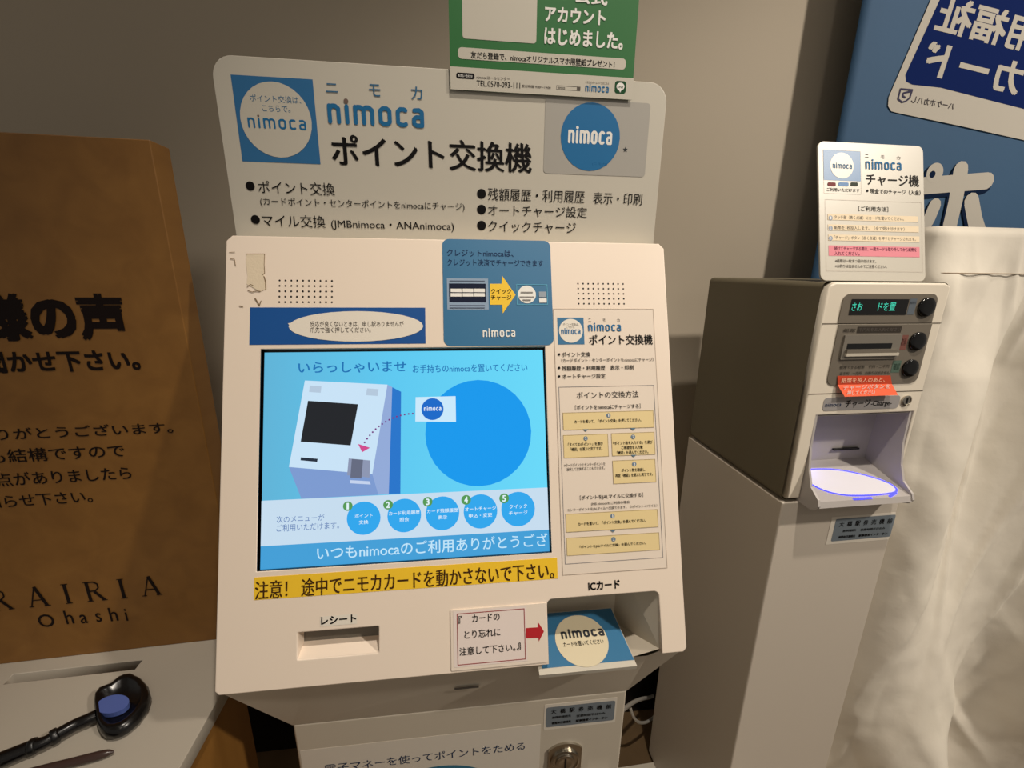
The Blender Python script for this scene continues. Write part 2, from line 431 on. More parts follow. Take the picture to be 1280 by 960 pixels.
tray.g.poly([(tl+.004, .0065), (trt-.001, .0065), (tbk-.001, tlen-.001), (tl+.004, tlen-.001)], BLUE, .0003)
u, v = tray.uv(727, 800); kx = tray.px(727, 799)[0]
tray.g.disc(u, v, 33*kx, mat('tray_circle', (208, 196, 166), .5), .0006, 40)
tray.word(701, 795, 755, 790.5, 9.5, ink(50, 52, 56), .0009, .26)
tray.T('カードを置いてください', 704, 805.5, 754.5, 803, INKB, 6, .012, .0009)
tray.flush(tr)
# screen
dsp = put('display_bezel', None, face.W, kiosk)
bpy.data.objects.remove(dsp)
g = Geo(); g.rect(su0-.002, sv0-.002, su1+.002, sv1+.002, BLACK, -.0065)
for a in ((su0-.0004, sv0, su0, sv1), (su1, sv0, su1+.0004, sv1), (su0, sv0-.0004, su1, sv0), (su0, sv1, su1, sv1+.0004)):
    g.slab(rrect(*a, 0), -.0065, -.0005, BLACK)
scr = put('display', g.mesh('display'), face.W, kiosk, 'lit colour screen in a thin black surround')
sp = Panel(P3(0, 0, -.0060), (1, 0, 0), face.v)
def grad_screen():
    m = bpy.data.materials.new('screen_background'); m.use_nodes = True; nt = m.node_tree; p = nt.nodes['Principled BSDF']
    p.inputs['Base Color'].default_value = (.002, .002, .003, 1); p.inputs['Roughness'].default_value = .16
    tc = nt.nodes.new('ShaderNodeTexCoord'); sx = nt.nodes.new('ShaderNodeSeparateXYZ'); mr = nt.nodes.new('ShaderNodeMapRange')
    mr.inputs['From Min'].default_value = su0; mr.inputs['From Max'].default_value = su1
    r = nt.nodes.new('ShaderNodeValToRGB')
    r.color_ramp.elements[0].color = srgb(94, 178, 214); r.color_ramp.elements[1].color = srgb(104, 216, 248)
    e = r.color_ramp.elements.new(.45); e.color = srgb(92, 200, 240)
    nt.links.new(tc.outputs['Object'], sx.inputs[0]); nt.links.new(sx.outputs['X'], mr.inputs['Value'])
    nt.links.new(mr.outputs['Result'], r.inputs['Fac']); nt.links.new(r.outputs['Color'], p.inputs['Emission Color'])
    p.inputs['Emission Strength'].default_value = 1.0
    return m
au0, av0, au1, av1 = sp.box4((330, 440.3), (678.5, 437.8), (686.6, 688.5), (326.6, 712.2))
sp.g.rect(au0, av0, au1, av1, grad_screen(), .0)
# kiosk picture on the screen
sp.begin('kiosk_picture')
sp.P([(381.2, 475.6), (484.4, 480.8), (465.4, 592.8), (361.2, 583.7)], glow(200, 226, 246))
sp.P([(484.4, 480.8), (490.3, 484), (486, 617.3), (473, 618.5), (465.4, 592.8)], glow(146, 170, 216))
sp.P([(490.3, 484), (501.4, 489.7), (500.5, 617), (486, 617.3)], glow(36, 116, 202))
sp.P([(361.2, 583.7), (465.4, 592.8), (473, 618.5), (376.8, 623.3)], glow(124, 154, 208))
sp.P([(385.2, 501), (447.7, 505.3), (438.4, 556.8), (376, 552)], glow(30, 33, 38), .0004)
sp.P([(387.5, 482), (402, 483), (401, 491), (386.5, 490)], glow(180, 200, 220), .0004)
sp.P([(459, 485.5), (473.5, 486.5), (472, 495), (457.5, 494)], glow(180, 200, 220), .0004)
sp.P([(376.3, 571.6), (397.3, 573.4), (396.6, 577.3), (375.8, 575.3)], glow(34, 44, 60), .0004)
sp.P([(436, 573), (463, 575.5), (462, 597), (434, 594)], glow(140, 150, 178), .0004)
sp.P([(440, 573.4), (454, 574.6), (452, 598), (438, 597)], glow(100, 106, 128), .0005)
sp.P([(437.5, 600), (462, 601.5), (463.5, 605.5), (438, 604)], glow(196, 210, 236), .0005)
# circle and card
sp.begin('blue_disc')
sp.D(598.7, 540.7, 66.2, glow(14, 152, 236), .0003)
sp.begin('card_icon')
sp.P([(519.6, 496.5), (569.5, 495.2), (570, 527.3), (519.2, 526.8)], glow(202, 232, 250), .0005)
sp.D(540.7, 511.4, 13.8, glow(20, 104, 200), .0006)
sp.word(530, 511.6, 551.6, 511, 4.5, glow(235, 245, 252), .0008)
sp.P([(567, 535), (567, 534), (568, 534)], glow(20, 104, 200), .0005)
sp.begin('dotted_arrow')
ctl = [(516, 517), (492, 518), (470, 531), (456, 553)]
for i in range(15):
    t = i/14; q = [math.comb(3, j)*t**j*(1-t)**(3-j) for j in range(4)]
    sp.D(sum(a*b[0] for a, b in zip(q, ctl)), sum(a*b[1] for a, b in zip(q, ctl)), 1.15, glow(118, 52, 128), .0007)
sp.P([(447.8, 554.8), (462.8, 559.6), (452.9, 565.2)], glow(208, 74, 140), .0007)
# lower panel
sp.begin('menu_bar')
v_a = sp.uv(327, 626)[1]; v_b = sp.uv(683, 609)[1]; v_c = sp.uv(327, 682)[1]; v_d = sp.uv(685.6, 662.3)[1]
sp.g.rect(au0, (v_c+v_d)/2, au1, (v_a+v_b)/2, glow(198, 220, 238), .0009)
sp.g.rect(au0, av0, au1, (v_c+v_d)/2, glow(66, 158, 214), .0009)
CB = glow(46, 166, 236); CG = glow(84, 152, 84); CW = glow(226, 242, 250); CT = glow(28, 112, 178); CT2 = glow(84, 118, 176)
cc = [(455, 647.4, 'ポイント', '交換'), (505.6, 644, 'カード利用履歴', '照会'), (553.2, 641.3, 'カード残額履歴', '表示'), (600.6, 638.9, 'オートチャージ', '申込・変更'), (647.5, 636, 'クイック', 'チャージ')]
for i, (x, y, a, b) in enumerate(cc):
    sp.begin('menu_button'); sp.D(x, y, 21, CB, .0012)
    w = len(a)*2.75; sp.T(a, x-w, y-3, x+w, y-3.8, CW, 5, .01, .0016)
    w = len(b)*2.9; sp.T(b, x-w, y+5.2, x+w, y+4.4, CW, 5, .01, .0016)
for i, (x, y) in enumerate(((435.2, 632.3), (485.4, 630.6), (534.7, 626.9), (582.6, 624.5), (630, 622.6))):
    sp.begin('number_badge'); sp.D(x, y, 6, CG, .0015); dw = .9 if i == 0 else 2; sp.T(str(i+1), x-dw, y, x+dw, y, CW, 7.5, .03, .0018)
sp.T('次のメニューが', 346.3, 648.8, 406, 646.6, CT2, 8.5, .0, .0014)
sp.T('ご利用いただけます。', 346.3, 659.5, 424.5, 656.3, CT2, 9, .0, .0014)
sp.T('いらっしゃいませ', 373.3, 459.5, 507.8, 458.5, CT, 13.6, .022)
sp.T('お手持ちのnimocaを置いてください', 516, 461.2, 659, 459.2, CT, 10, .014)
sp.T('いつもnimocaのご利用ありがとうござ', 397, 690, 684, 675, glow(192, 228, 248), 17, .012, .0014)
sp.flush(scr, 'screen_picture', 'screen_lettering')

# stickers and prints on the face
face.R((400.3, 769.5), (446.5, 768), (446.5, 780.5), (400.3, 782), PAPER, .0002)
face.T('レシート', 401.8, 775.2, 445.2, 773, INKB, 9.5, .03)
face.T('ICカード', 735.5, 732, 774.3, 730.3, INKB, 10.5, .03)
face.flush(kiosk)
def bandage(name, a, b, c, d, m, r=0, t=.0003, label=None, z=0):
    bx = face.box4(a, b, c, d)
    return face.sticker(name, kiosk, rrect(*bx, r), m, t, z, label)
# blue speech banner
st = bandage('speech_sticker', (312.5, 384.5), (531.5, 384.5), (532, 429.8), (312, 430.8), DEEP, 0, label='dark blue sticker with a white speech bubble')
face.D(446.5, 408, 84, PAPER, .0006, 19)
face.P([(360.0, 404.2), (369, 403.5), (368, 414)], PAPER, .0006)
face.T('反応が良くないときは、申し訳ありませんが', 388, 405, 504.7, 405, INKG, 7, 0, .0009)
face.T('爪先で強く押してください。', 388, 412.4, 463.7, 412.6, INKG, 7, 0, .0009)
face.flush(st)
# credit sticker, folds over the top edge
ub = face.box4((552.7, 299.5), (688, 303.5), (691.7, 431.8), (555, 432.2))
pts = rrect(ub[0], ub[1], ub[2], V1+.0005, .0075)
st = face.sticker('credit_sticker', kiosk, pts, BLUE, .0004, .0001, 'blue rounded sticker with a yellow arrow')
face.T('クレジットnimocaは、', 558.6, 315.6, 641.7, 317.9, NAVY, 8.5, .01, .0008)
face.T('クレジット決済でチャージできます', 559, 327.6, 678.7, 330, NAVY, 8.5, .01, .0008)
face.begin('screen_icon')
face.R((558.5, 348), (610, 348.5), (611, 387), (559.3, 387.3), ink(140, 160, 182), .0007)
face.R((561.3, 354.4), (607, 355), (607.5, 377.8), (561.6, 378.2), ink(18, 26, 50), .0009)
for cx in ((563.4, 577), (578.3, 591.6), (592.7, 606)):
    for ry in ((361.2, 365.6), (366.8, 371)):
        face.R((cx[0], ry[0]), (cx[1], ry[0]), (cx[1], ry[1]), (cx[0], ry[1]), WHITE, .0011)
for y in (350.9, 381.4, 384.4):
    face.R((562, y), (606, y+.3), (606, y+1.3), (562, y+1), ink(90, 100, 120), .0011)
q = lambda *L: [(545+x/6.62, 295+y/6.62) for x, y in L]
face.begin('yellow_arrow')
face.P(q((445, 397), (542, 397), (546, 330), (658, 488), (552, 642), (548, 570), (445, 570)), YELLOW, .0007)
face.T('クイック', *q((455, 460))[0], *q((622, 458))[0], INKB, 6, .02, .001)
face.T('チャージ', *q((455, 512))[0], *q((622, 510))[0], INKB, 6, .02, .001)
face.begin('card_icon')
b4 = face.box4(*q((664, 402), (920, 402), (925, 570), (668, 570)))
face.g.frame(*b4, .0007, ink(96, 168, 196), .0008)
face.D(*q((752, 485))[0], 11.2, WHITE, .0007)
face.R(*q((850, 462), (910, 462), (912, 508), (852, 508)), ink(150, 160, 170), .0009)
face.R(*q((852, 518), (914, 518), (915, 553), (854, 553)), WHITE, .0009)
for y, w in ((470, 50), (508, 60), (533, 34)):
    face.R(*q((750-w, y-6), (750+w, y-6), (750+w, y+4), (750-w, y+4)), ink(140, 136, 132), .0012)
face.word(*q((387, 808))[0], *q((655, 810))[0], 8.5, WHITE, .001, .2)
face.flush(st)
# yellow warning strip
st = bandage('warning_strip', (317.7, 721.3), (696.3, 697.5), (697, 721), (317.7, 752.3), YELLOW, label='yellow warning strip under the screen')
face.T('注意！ 途中でニモカカードを動かさないで下さい。', 319.5, 738.8, 692, 711.5, ink(64, 38, 14), 22, -.018, .0008)
face.flush(st)
# instruction sheet on the right of the face
bx = face.box4((693.5, 386), (818.3, 386), (832, 709.8), (700.8, 719.4))
bx = (bx[0], bx[1], bx[2], bx[3])
st = face.sticker('instruction_sheet', kiosk, rrect(*bx, .001), CLEARISH, .0003, 0, 'laminated instruction sheet with pale yellow steps')
face.g.frame(*bx, .0005, ink(176, 160, 144), .0005)
face.begin('logo_square')
face.R((696.5, 397.2), (729.3, 397), (730.4, 430.5), (697.4, 430.8), BLUE, .0005)
face.D(713.5, 413.6, 14.8, PAPER, .0007)
L8 = lambda x, y: (680+x/8, 380+y/8)
def TX(body, x1, y1, x2, y2, m=INKB, h=None, bold=0.0): face.T(body, *L8(x1, y1), *L8(x2, y2), m, h, bold, .0009)
TX('ポイント交換は、', 188, 206, 344, 204, INKG, 3)
TX('こちらで。', 224, 232, 304, 232, INKG, 3)
face.word(*L8(170, 282), *L8(362, 278), 6, LOGO, .0009, .2)
for ch, x in zip('ニモカ', (455, 600, 742)): TX(ch, x-14, 162, x+14, 162, INKG, 4)
face.word(*L8(440, 242), *L8(768, 238), 8.3, LOGO, .0009, .2)
TX('ポイント交換機', 450, 360, 1082, 356, INKB, 12.5, .018)
for y in (505, 640, 724): face.begin('bullet'); face.D(*L8(150, y), 1.5, INKB, .0009)
TX('ポイント交換', 176, 506, 460, 504, INKB, 6, .015)
TX('（カードポイント・センターポイントをnimocaにチャージ）', 172, 562, 1092, 558, INKG, 5, .01)
TX('残額履歴・利用履歴　表示・印刷', 178, 642, 893, 636, INKB, 6, .015)
TX('オートチャージ設定', 182, 724, 612, 721, INKB, 6, .012)
K8 = lambda x, y: (680+x/8, 480+y/8)
face.begin('box_frame')
b4 = face.box4((698.7, 483), (818.3, 482), (827.6, 697), (705.6, 705.3))
face.g.frame(*b4, .0005, ink(120, 118, 124), .0005)
def TK(body, x1, y1, x2, y2, m=INKB, h=None, bold=0.0): face.T(body, *K8(x1, y1), *K8(x2, y2), m, h, bold, .0009)
TK('ポイントの交換方法', 325, 110, 943, 104, INKB, 8.3, .006)
TK('［ポイントをnimocaにチャージする］', 310, 231, 962, 224, INKB, 5.6, .01)
def flow(a, b, c, d, num, lines, nx, ny):
    face.begin('step_box'); bb = face.box4(a, b, c, d); face.g.rect(*bb, TAN, .0005); face.g.frame(*bb, .0004, ink(170, 150, 110), .0007)
    face.D(nx, ny, 2.7, ink(110, 130, 150), .0008); dw = .45 if num == '1' else 1; face.T(num, nx-dw, ny, nx+dw, ny, WHITE, 3.6, .02, .0012)
    for (body, x1, y1, x2, y2) in lines: face.T(body, x1, y1, x2, y2, INKB, 4.2, .02, .001)
flow((703.4, 515.3), (816.6, 513.5), (817, 534.4), (703.8, 537.5), '1', [('カードを置いて、「ポイント交換」を押してください。', 718, 526.8, 801, 525)], 760.3, 519.3)
flow((703.8, 543.5), (760, 542.5), (760.4, 570.6), (704.7, 572.6), '2', [('「すべてのポイント」を選び', 710, 555.3, 753.5, 554.6), ('「確認」を選ぶと完了です。', 712.8, 561.2, 752.5, 560.6)], 731.8, 548)
flow((764, 541.2), (818, 540.2), (818.5, 568.4), (764.8, 569.7), '2', [('「ポイント数を入力する」を選び', 766.5, 553.4, 815.3, 552.8), ('ご希望数を入力後', 776.5, 559.2, 803.3, 558.8), ('「確認」を選んでください。', 771, 565.4, 810, 564.9)], 791, 546)
flow((765.4, 575.5), (819, 573.8), (819.6, 602.6), (766.4, 604.6), '3', [('ポイント数を確認し、', 776.5, 587.5, 807, 587), ('再度「確認」を選ぶと完了です。', 769, 593.8, 815.5, 592.9)], 792.4, 580)
TK('※カードポイントとセンターポイントを', 200, 806, 610, 800, INKG, 4, .01)
TK('選択して交換することもできます。', 225, 848, 606, 840, INKG, 4, .01)
J8 = lambda x, y: (680+x/8, 590+y/8)
face.T('［ポイントをJALマイルに交換する］', *J8(358, 254), *J8(988, 234), INKB, 6.2, .008, .0009)
face.T('JMB nimocaをご利用の場合', *J8(470, 318), *J8(855, 300), INKG, 4.2, .015, .0009)
face.T('センターポイントをJALマイルへ交換できます。（1ポイント→1マイル）', *J8(232, 378), *J8(1128, 336), INKG, 4.2, .012, .0009)
flow((706.9, 641.6), (821.7, 636.9), (822.5, 659), (707.6, 664.7), '1', [('カードを置いて、「ポイント交換」を選んでください。', 722.5, 654, 806.9, 650.9)], 765.4, 644.8)
flow((707.8, 671.9), (823.7, 665.5), (824.4, 687.5), (708.6, 694.3), '2', [('「ポイントをJALマイルに交換」を選んでください。', 724.4, 683.2, 807, 679)], 766.6, 673.8)
for x, y in (K8(415, 458), K8(887, 446), K8(893, 713), J8(687, 583)):
    face.begin('small_arrow')
    face.P([(x-3.6, y-.8), (x+3.6, y-.9), (x, y+2.2)], ink(96, 122, 140), .0009)
face.flush(st)
# caution plate with red arrow
st = bandage('caution_plate', (563.3, 761.7), (683.3, 754), (683.3, 829.5), (564.2, 835.4), CLEARISH, .001, .0012, 'clear plate with red framed caution and red arrow')
b4 = face.box4((566.5, 763), (658.5, 757), (658.8, 826), (567.5, 833))
face.g.rect(*b4, mat('caution_paper', (226, 212, 204), .5), .0014)
b4 = face.box4((571, 765.8), (656, 760), (656.4, 823), (572, 831)); face.g.frame(*b4, .0008, REDLINE, .0016)
N8 = lambda x, y: (540+x/3.694, 700+y/3.694)
face.T('『', *N8(122, 275), *N8(138, 270), INKB, 9, .02, .0018)
face.T('カードの', *N8(185, 265), *N8(312, 259), INKB, 9.5, .012, .0018)
face.T('とり忘れに', *N8(150, 338), *N8(315, 330), INKB, 10, .012, .0018)
face.T('注意して下さい。', *N8(127, 415), *N8(384, 402), INKB, 10, .012, .0018)
face.T('』', *N8(392, 396), *N8(408, 394), INKB, 9, .02, .0018)
face.begin('red_arrow')
face.P([N8(*p) for p in ((432, 311), (490, 307), (489, 284), (516, 326), (492, 373), (491, 355), (432, 358))], RED, .0016)
face.flush(st)
# left over tape on the upper left
g = Geo()
TAPE = mat('old_tape', (220, 204, 178), .3, bump=(420, .35, .001))
BRN = ink(126, 104, 76); TF = ink(196, 178, 148)
Z9 = lambda x, y: face.uv(285+x/9.48, 310+y/9.48)
g.slab([Z9(*p) for p in ((435, 75), (225, 75), (215, 180), (235, 330), (225, 430), (280, 460), (380, 520), (445, 490), (425, 300))][::-1], .0, .0005, TAPE)
for pts, w in (([(220, 74), (330, 72), (435, 72)], .0006), ([(437, 72), (432, 200), (438, 300), (412, 320)], .0006), ([(430, 340), (450, 400), (452, 490)], .001),
               ([(240, 505), (290, 525), (330, 512), (385, 515)], .0008), ([(325, 600), (375, 680)], .0012), ([(230, 465), (270, 432), (300, 445)], .0006),
               ([(30, 130), (80, 135), (92, 210)], .0007), ([(20, 55), (85, 52)], .0006), ([(395, 630), (378, 675)], .0008), ([(140, 690), (180, 695)], .001)):
    g.stroke([Z9(*p) for p in pts], w, BRN, .0007)
put('tape_residue', g.mesh('tape_residue'), face.W, kiosk, 'torn old clear tape with brown edges')

# cabinet front: poster, label, lock
cf = Panel((0, yc, 0), (1, 0, 0), (0, 0, 1))
b4 = cf.box4((372, 935), (675, 914.5), (675, 950), (380, 970))
st = cf.sticker('poster_sheet', kiosk, rrect(CL+.004, .62, b4[2], b4[3]+.004, .001), PAPER, .0003, 0, 'white poster sheet on the lower cabinet')
cf.T('電子マネーを使ってポイントをためる', 406.5, 958, 656, 934, NAVY, 10.5, .0, .0007)
u, v = cf.uv(549, 957); cf.g.disc(u, v-.040, .070, ink(60, 120, 150), .0006, 40, .040)
cf.flush(st)
b4 = cf.box4((679.5, 880), (771.5, 872.5), (768.5, 903.5), (680.5, 911.5))
st = cf.sticker('contact_label', kiosk, rrect(*b4, .0015), PAPER, .0003, 0, 'small grey blue label on a white backing')
b4 = cf.box4((681.9, 883.4), (769.2, 876), (766.8, 900.3), (682.9, 908.3)); cf.g.rect(*b4, LABELG, .0005, .003)
M9 = lambda x, y: (670+x/10.67, 860+y/10.67)
for i, ch in enumerate('大橋駅券売機前'):
    x = 235+i*122; y = 308-i*11.5; cf.T(ch, *M9(x-34, y+3), *M9(x+34, y-3), INKB, 5.5, .025, .0008)
cf.T('故障時連絡先', *M9(215, 385), *M9(465, 365), INKB, 3, .02, .0008); cf.T('営業時間平日のみ', *M9(540, 362), *M9(920, 330), INKB, 3, .02, .0008)
cf.T('夜間休日連絡先', *M9(210, 465), *M9(465, 435), INKB, 3, .03, .0008); cf.T('駅事務室インターホン', *M9(530, 430), *M9(950, 385), INKB, 3, .03, .0008)
cf.flush(st)
def lathe(prof, n=32):
    vs = []; fs = []
    for rr, z in prof:
        for i in range(n): a = 2*math.pi*i/n; vs.append((rr*math.cos(a), rr*math.sin(a), z))
    for j in range(len(prof)-1):
        for i in range(n): fs.append((j*n+i, j*n+(i+1) % n, (j+1)*n+(i+1) % n, (j+1)*n+i))
    fs.append(tuple(range(n)) if prof[0][1] > prof[-1][1] else tuple(reversed(range(n))))
    fs.append(tuple((len(prof)-1)*n+i for i in range(n)))
    return vs, fs
u, v = cf.uv(705.3, 948); kx = cf.px(705, 950)[0]; hw = 20.5*kx; Rr = hw*1.32
pts = []
for i in range(64):
    a = 2*math.pi*i/64; pts.append((max(-hw, min(hw, Rr*math.cos(a))), Rr*math.sin(a)))
g = Geo(); g.slab(pts, 0, .003, CHROME)
LW = cf.W @ Matrix.Translation((u, v, 0))
lk = put('cam_lock', g.mesh('cam_lock'), LW, kiosk, 'brushed metal lock plate with round lock')
g = Geo()
for prof in ([(.66*Rr, .003), (.66*Rr, .0055), (.58*Rr, .0060), (.56*Rr, .0045), (.44*Rr, .0045), (.42*Rr, .0065), (.30*Rr, .0068), (.10*Rr, .0062)],):
    vs, fs = lathe(prof); g.add(vs, fs, CHROME, False)
g.slab(rrect(-.0012, -.3*Rr, .0012, .3*Rr, .001), .0066, .0072, BLACK)
put('lock_barrel', g.mesh('lock_barrel'), LW, lk)

# header sign
HY = .5405
hs = Panel((0, HY, 1.40), (1, 0, 0), (0, 0, 1))
ht = hs.uv(555, 86)[1]
loops = [rrect(-.2497, -.03, .2400, ht, .021, 8)]
me = curve_plate('header_sign', loops, .004, .0006, SIGNW)
sg = put('header_sign', me, hs.W, kiosk, 'white rounded header board rising behind the kiosk top')
hs.R((287.5, 93), (391, 99.5), (400.5, 205), (304, 202), SQBLUE)
hs.D(345.6, 150.5, 44.3, SIGNW, .0004)
H4 = lambda x, y: (260+x/4, 60+y/4)
H3 = lambda x, y: (540+x/3.2, y/3.2)
hs.T('ポイント交換は、', *H4(210, 248), *H4(466, 264), TEXTB, 9, .0)
hs.T('こちらで。', *H4(272, 300), *H4(412, 308), TEXTB, 8.5, .0)
hs.word(*H4(198, 372), *H4(492, 388), 13, LOGO, dot=ink(110, 92, 84))
for ch, x, y, w, h in (('ニ', 619, 200, 29, 11), ('モ', 834, 212, 28, 15), ('カ', 1044, 226, 28, 16)):
    hs.T(ch, *H4(x-w, y), *H4(x+w, y), TEXTB, h, .008)
hs.word(*H4(597, 328), *H4(1082, 352), 25, LOGO, w=.22, dot=ink(110, 92, 84))
hs.T('ポイント交換機', *H4(620, 515), *H3(398, 630), INKB, 38, .024)
hs.begin('bullet'); hs.D(*H4(212, 690), 5.6, INKB, .0004); hs.T('ポイント交換', *H4(252, 700), *H4(633, 702), INKB, 16, .006)
hs.T('(カードポイント・センターポイントをnimocaにチャージ)', *H4(262, 770), *H3(130, 828), INKB, 11.5, .0)
hs.begin('bullet'); hs.D(*H4(238, 858), 5.6, INKB, .0004); hs.T('マイル交換', *H4(272, 866), *H4(586, 866), INKB, 15.5, .006)
hs.T('(JMBnimoca・ANAnimoca)', *H4(617, 888), *H3(88, 908), INKB, 12, .0)
for y, b, x in ((775, '残額履歴・利用履歴', 610), (838, 'オートチャージ設定', 620), (902, 'クイックチャージ', 575)):
    hs.begin('bullet'); hs.D(*H3(198, y), 5.6, INKB, .0004); hs.T(b, *H3(224, y+5), *H3(x, y+10), INKB, 15.5 if y < 800 else 14, .004)
hs.T('表示・印刷', *H3(645, 793), *H3(840, 797), INKB, 15, .004)
hs.begin('card_picture')
b4 = hs.box4((682, 122), (813.5, 129), (805.6, 221), (679, 217)); hs.g.rect(*b4, mat('card_silver', (168, 164, 156), .35), .0002, .004)
hs.D(738, 171.7, 37, mat('card_blue', (18, 104, 158), .4), .0004, 43)
hs.word(*H3(545, 548), *H3(719, 552), 17, WHITE, w=.2)
sx, sy = hs.uv(781.5, 187.2); hs.g.poly([(sx+.0032*(1 if i % 2 == 0 else .42)*math.sin(math.pi*i/5), sy+.0032*(1 if i % 2 == 0 else .42)*math.cos(math.pi*i/5)) for i in range(10)], ink(50, 54, 58), .0005)
hs.T('(ニモカ)', *H3(640, 657), *H3(700, 658), ink(20, 90, 140), 4, 0)
hs.flush(sg)

# green poster taped to the header sign
gp = Panel((0, HY-.0022, 1.40), (1, 0, 0), (0, 0, 1))
b4 = gp.box4((562, 60), (793, 60), (790.5, 125), (563, 112))
pw = (b4[0], b4[1], b4[2], b4[1]+.282)
poster = thing('notice_poster', (gp.o.x+(pw[0]+pw[2])/2, HY, 1.40+b4[1]), 'green and white notice poster taped over the top edge of the kiosk header board', 'poster')
st = gp.sticker('sheet', poster, rrect(*pw, .0), GREEN, .0006, 0)
bs = gp.box4((563, 84), (791.5, 97.5), (790.5, 125), (563, 112)); gp.g.rect(bs[0], bs[1], bs[2], bs[3], SIGNW, .0008)
gp.begin('blank_panel')
b4 = gp.box4((577.5, 10), (670.6, 10), (670.6, 54.5), (578.5, 49)); gp.g.rect(b4[0], b4[1], b4[2], b4[1]+.098, SIGNW, .0008, .003)
gp.T('公式', *H3(570, -12), *H3(700, -6), WHITE, 17, .03, .001)
gp.T('アカウント', *H3(452, 58), *H3(692, 72), WHITE, 18, .03, .001)
gp.T('はじめました。', *H3(450, 148), *H3(762, 164), WHITE, 20, .03, .001)
gp.begin('white_bar')
b4 = gp.box4((572.5, 59.5), (782, 73.5), (782, 87.3), (572.5, 74)); gp.g.rect(*b4, SIGNW, .0008, .004)
Q9 = lambda x, y: (550+x/4.92, 50+y/4.92)
gp.T('友だち登録で、nimocaオリジナルスマホ用壁紙プレゼント！', *Q9(190, 98), *Q9(1072, 148), INKB, 8.5, .025, .001)
gp.begin('black_pill')
b4 = gp.box4(Q9(100, 203), Q9(212, 206), Q9(212, 242), Q9(100, 240)); gp.g.rect(*b4, INKB, .0009, .0022)
gp.T('お問い合わせ', *Q9(112, 222), *Q9(200, 224), WHITE, 3.4, .01, .0011)
gp.T('nimocaコールセンター', *Q9(225, 232), *Q9(430, 240), INKG, 4, .01, .001)
gp.T('TEL.0570-093-111', *Q9(225, 268), *Q9(492, 282), INKB, 7, .012, .001)
gp.T('受付時間 9:00～19:00', *Q9(502, 286), *Q9(680, 294), INKG, 3.6, .02, .001)
gp.begin('search_field')
b4 = gp.box4(Q9(715, 282), Q9(862, 288), Q9(862, 314), Q9(715, 308)); gp.g.frame(*b4, .0004, INKG, .0009)
gp.T('nimoca', *Q9(725, 294), *Q9(768, 296), INKG, 3.6, .0, .001)
gp.g.rect(b4[2]-.004, b4[1], b4[2], b4[3], INKG, .0009)
gp.T('ニモカのホームページはこちら', *Q9(893, 262), *Q9(1037, 269), INKG, 3, .0, .001)
gp.word(*Q9(892, 300), *Q9(1036, 308), 7.5, LOGO, .001, .2)
gp.begin('green_icon')
b4 = gp.box4(Q9(1073, 252), Q9(1142, 256), Q9(1142, 334), Q9(1073, 330)); gp.g.rect(*b4, ink(24, 72, 40), .0009, .003)
cx_, cy_ = (b4[0]+b4[2])/2, (b4[1]+b4[3])/2
gp.g.disc(cx_, cy_+.0007, .0046, WHITE, .0011, 20, .0038); gp.g.poly([(cx_-.002, cy_-.002), (cx_+.002, cy_-.002), (cx_, cy_-.0052)], WHITE, .0011)
gp.T('LINE', *Q9(1090, 291), *Q9(1124, 293), ink(24, 72, 40), 2.2, .01, .0013)
gp.flush(st)

# ------------------------------------------------------------------ comment box on the left
BY = .0478
SZ = .90                                          # height of its top
bp = Panel((-.347, .524, SZ), (math.cos(BY), math.sin(BY), 0), (0, 0, 1))
box = thing('comment_box', (-.60, .38, 0), 'wooden customer comment box with lettered backboard and pale grey top', 'comment box')
bR = bp.uv(187, 175)[0]; bT = bp.uv(130, 171.5)[1]
g = Geo(); g.box((bR-.60, 0, -.034), (bR, bT, 0), WOOD)
bb = put('backboard', g.mesh('backboard'), bp.W, box, 'tall wooden backboard with black lettering'); bevel(bb, .0012, 2)
B3 = lambda x, y: (x/3, 160+y/3)
C3 = lambda x, y: (x/2.743, 480+y/2.743)
BK = ink(22, 12, 10)
bp.T('お客様の声', *B3(-470, 730), *B3(460, 692), BK, 56, .045)
bp.T('お聞かせ下さい。', *B3(-160, 880), *B3(522, 872), BK, 25, .03)
bp.T('いつもご利用ありがとうございます。', *C3(-530, 195), *C3(592, 148), BK, 15, .012)
bp.T('どんなことでも結構ですので', *C3(-480, 268), *C3(428, 230), BK, 17, .012)
bp.T('お気づきの点がありましたら', *C3(-330, 345), *C3(450, 306), BK, 17, .012)
bp.T('スタッフまでお知らせ下さい。', *C3(-490, 425), *C3(318, 392), BK, 16, .012)
bp.serif('RAIRIA', *C3(-28, 742), *C3(546, 690), 25, BK)
for ch, xa, xb, ya, hh in (('O', 132, 186, 812, 16), ('h', 224, 250, 800, 17), ('a', 276, 300, 806, 11), ('s', 330, 348, 801, 11), ('h', 376, 402, 790, 17), ('i', 430, 436, 792, 15)):
    bp.T(ch, *C3(xa, ya), *C3(xb, ya-3), BK, hh, .01)
bp.flush(bb)
XE = -.297
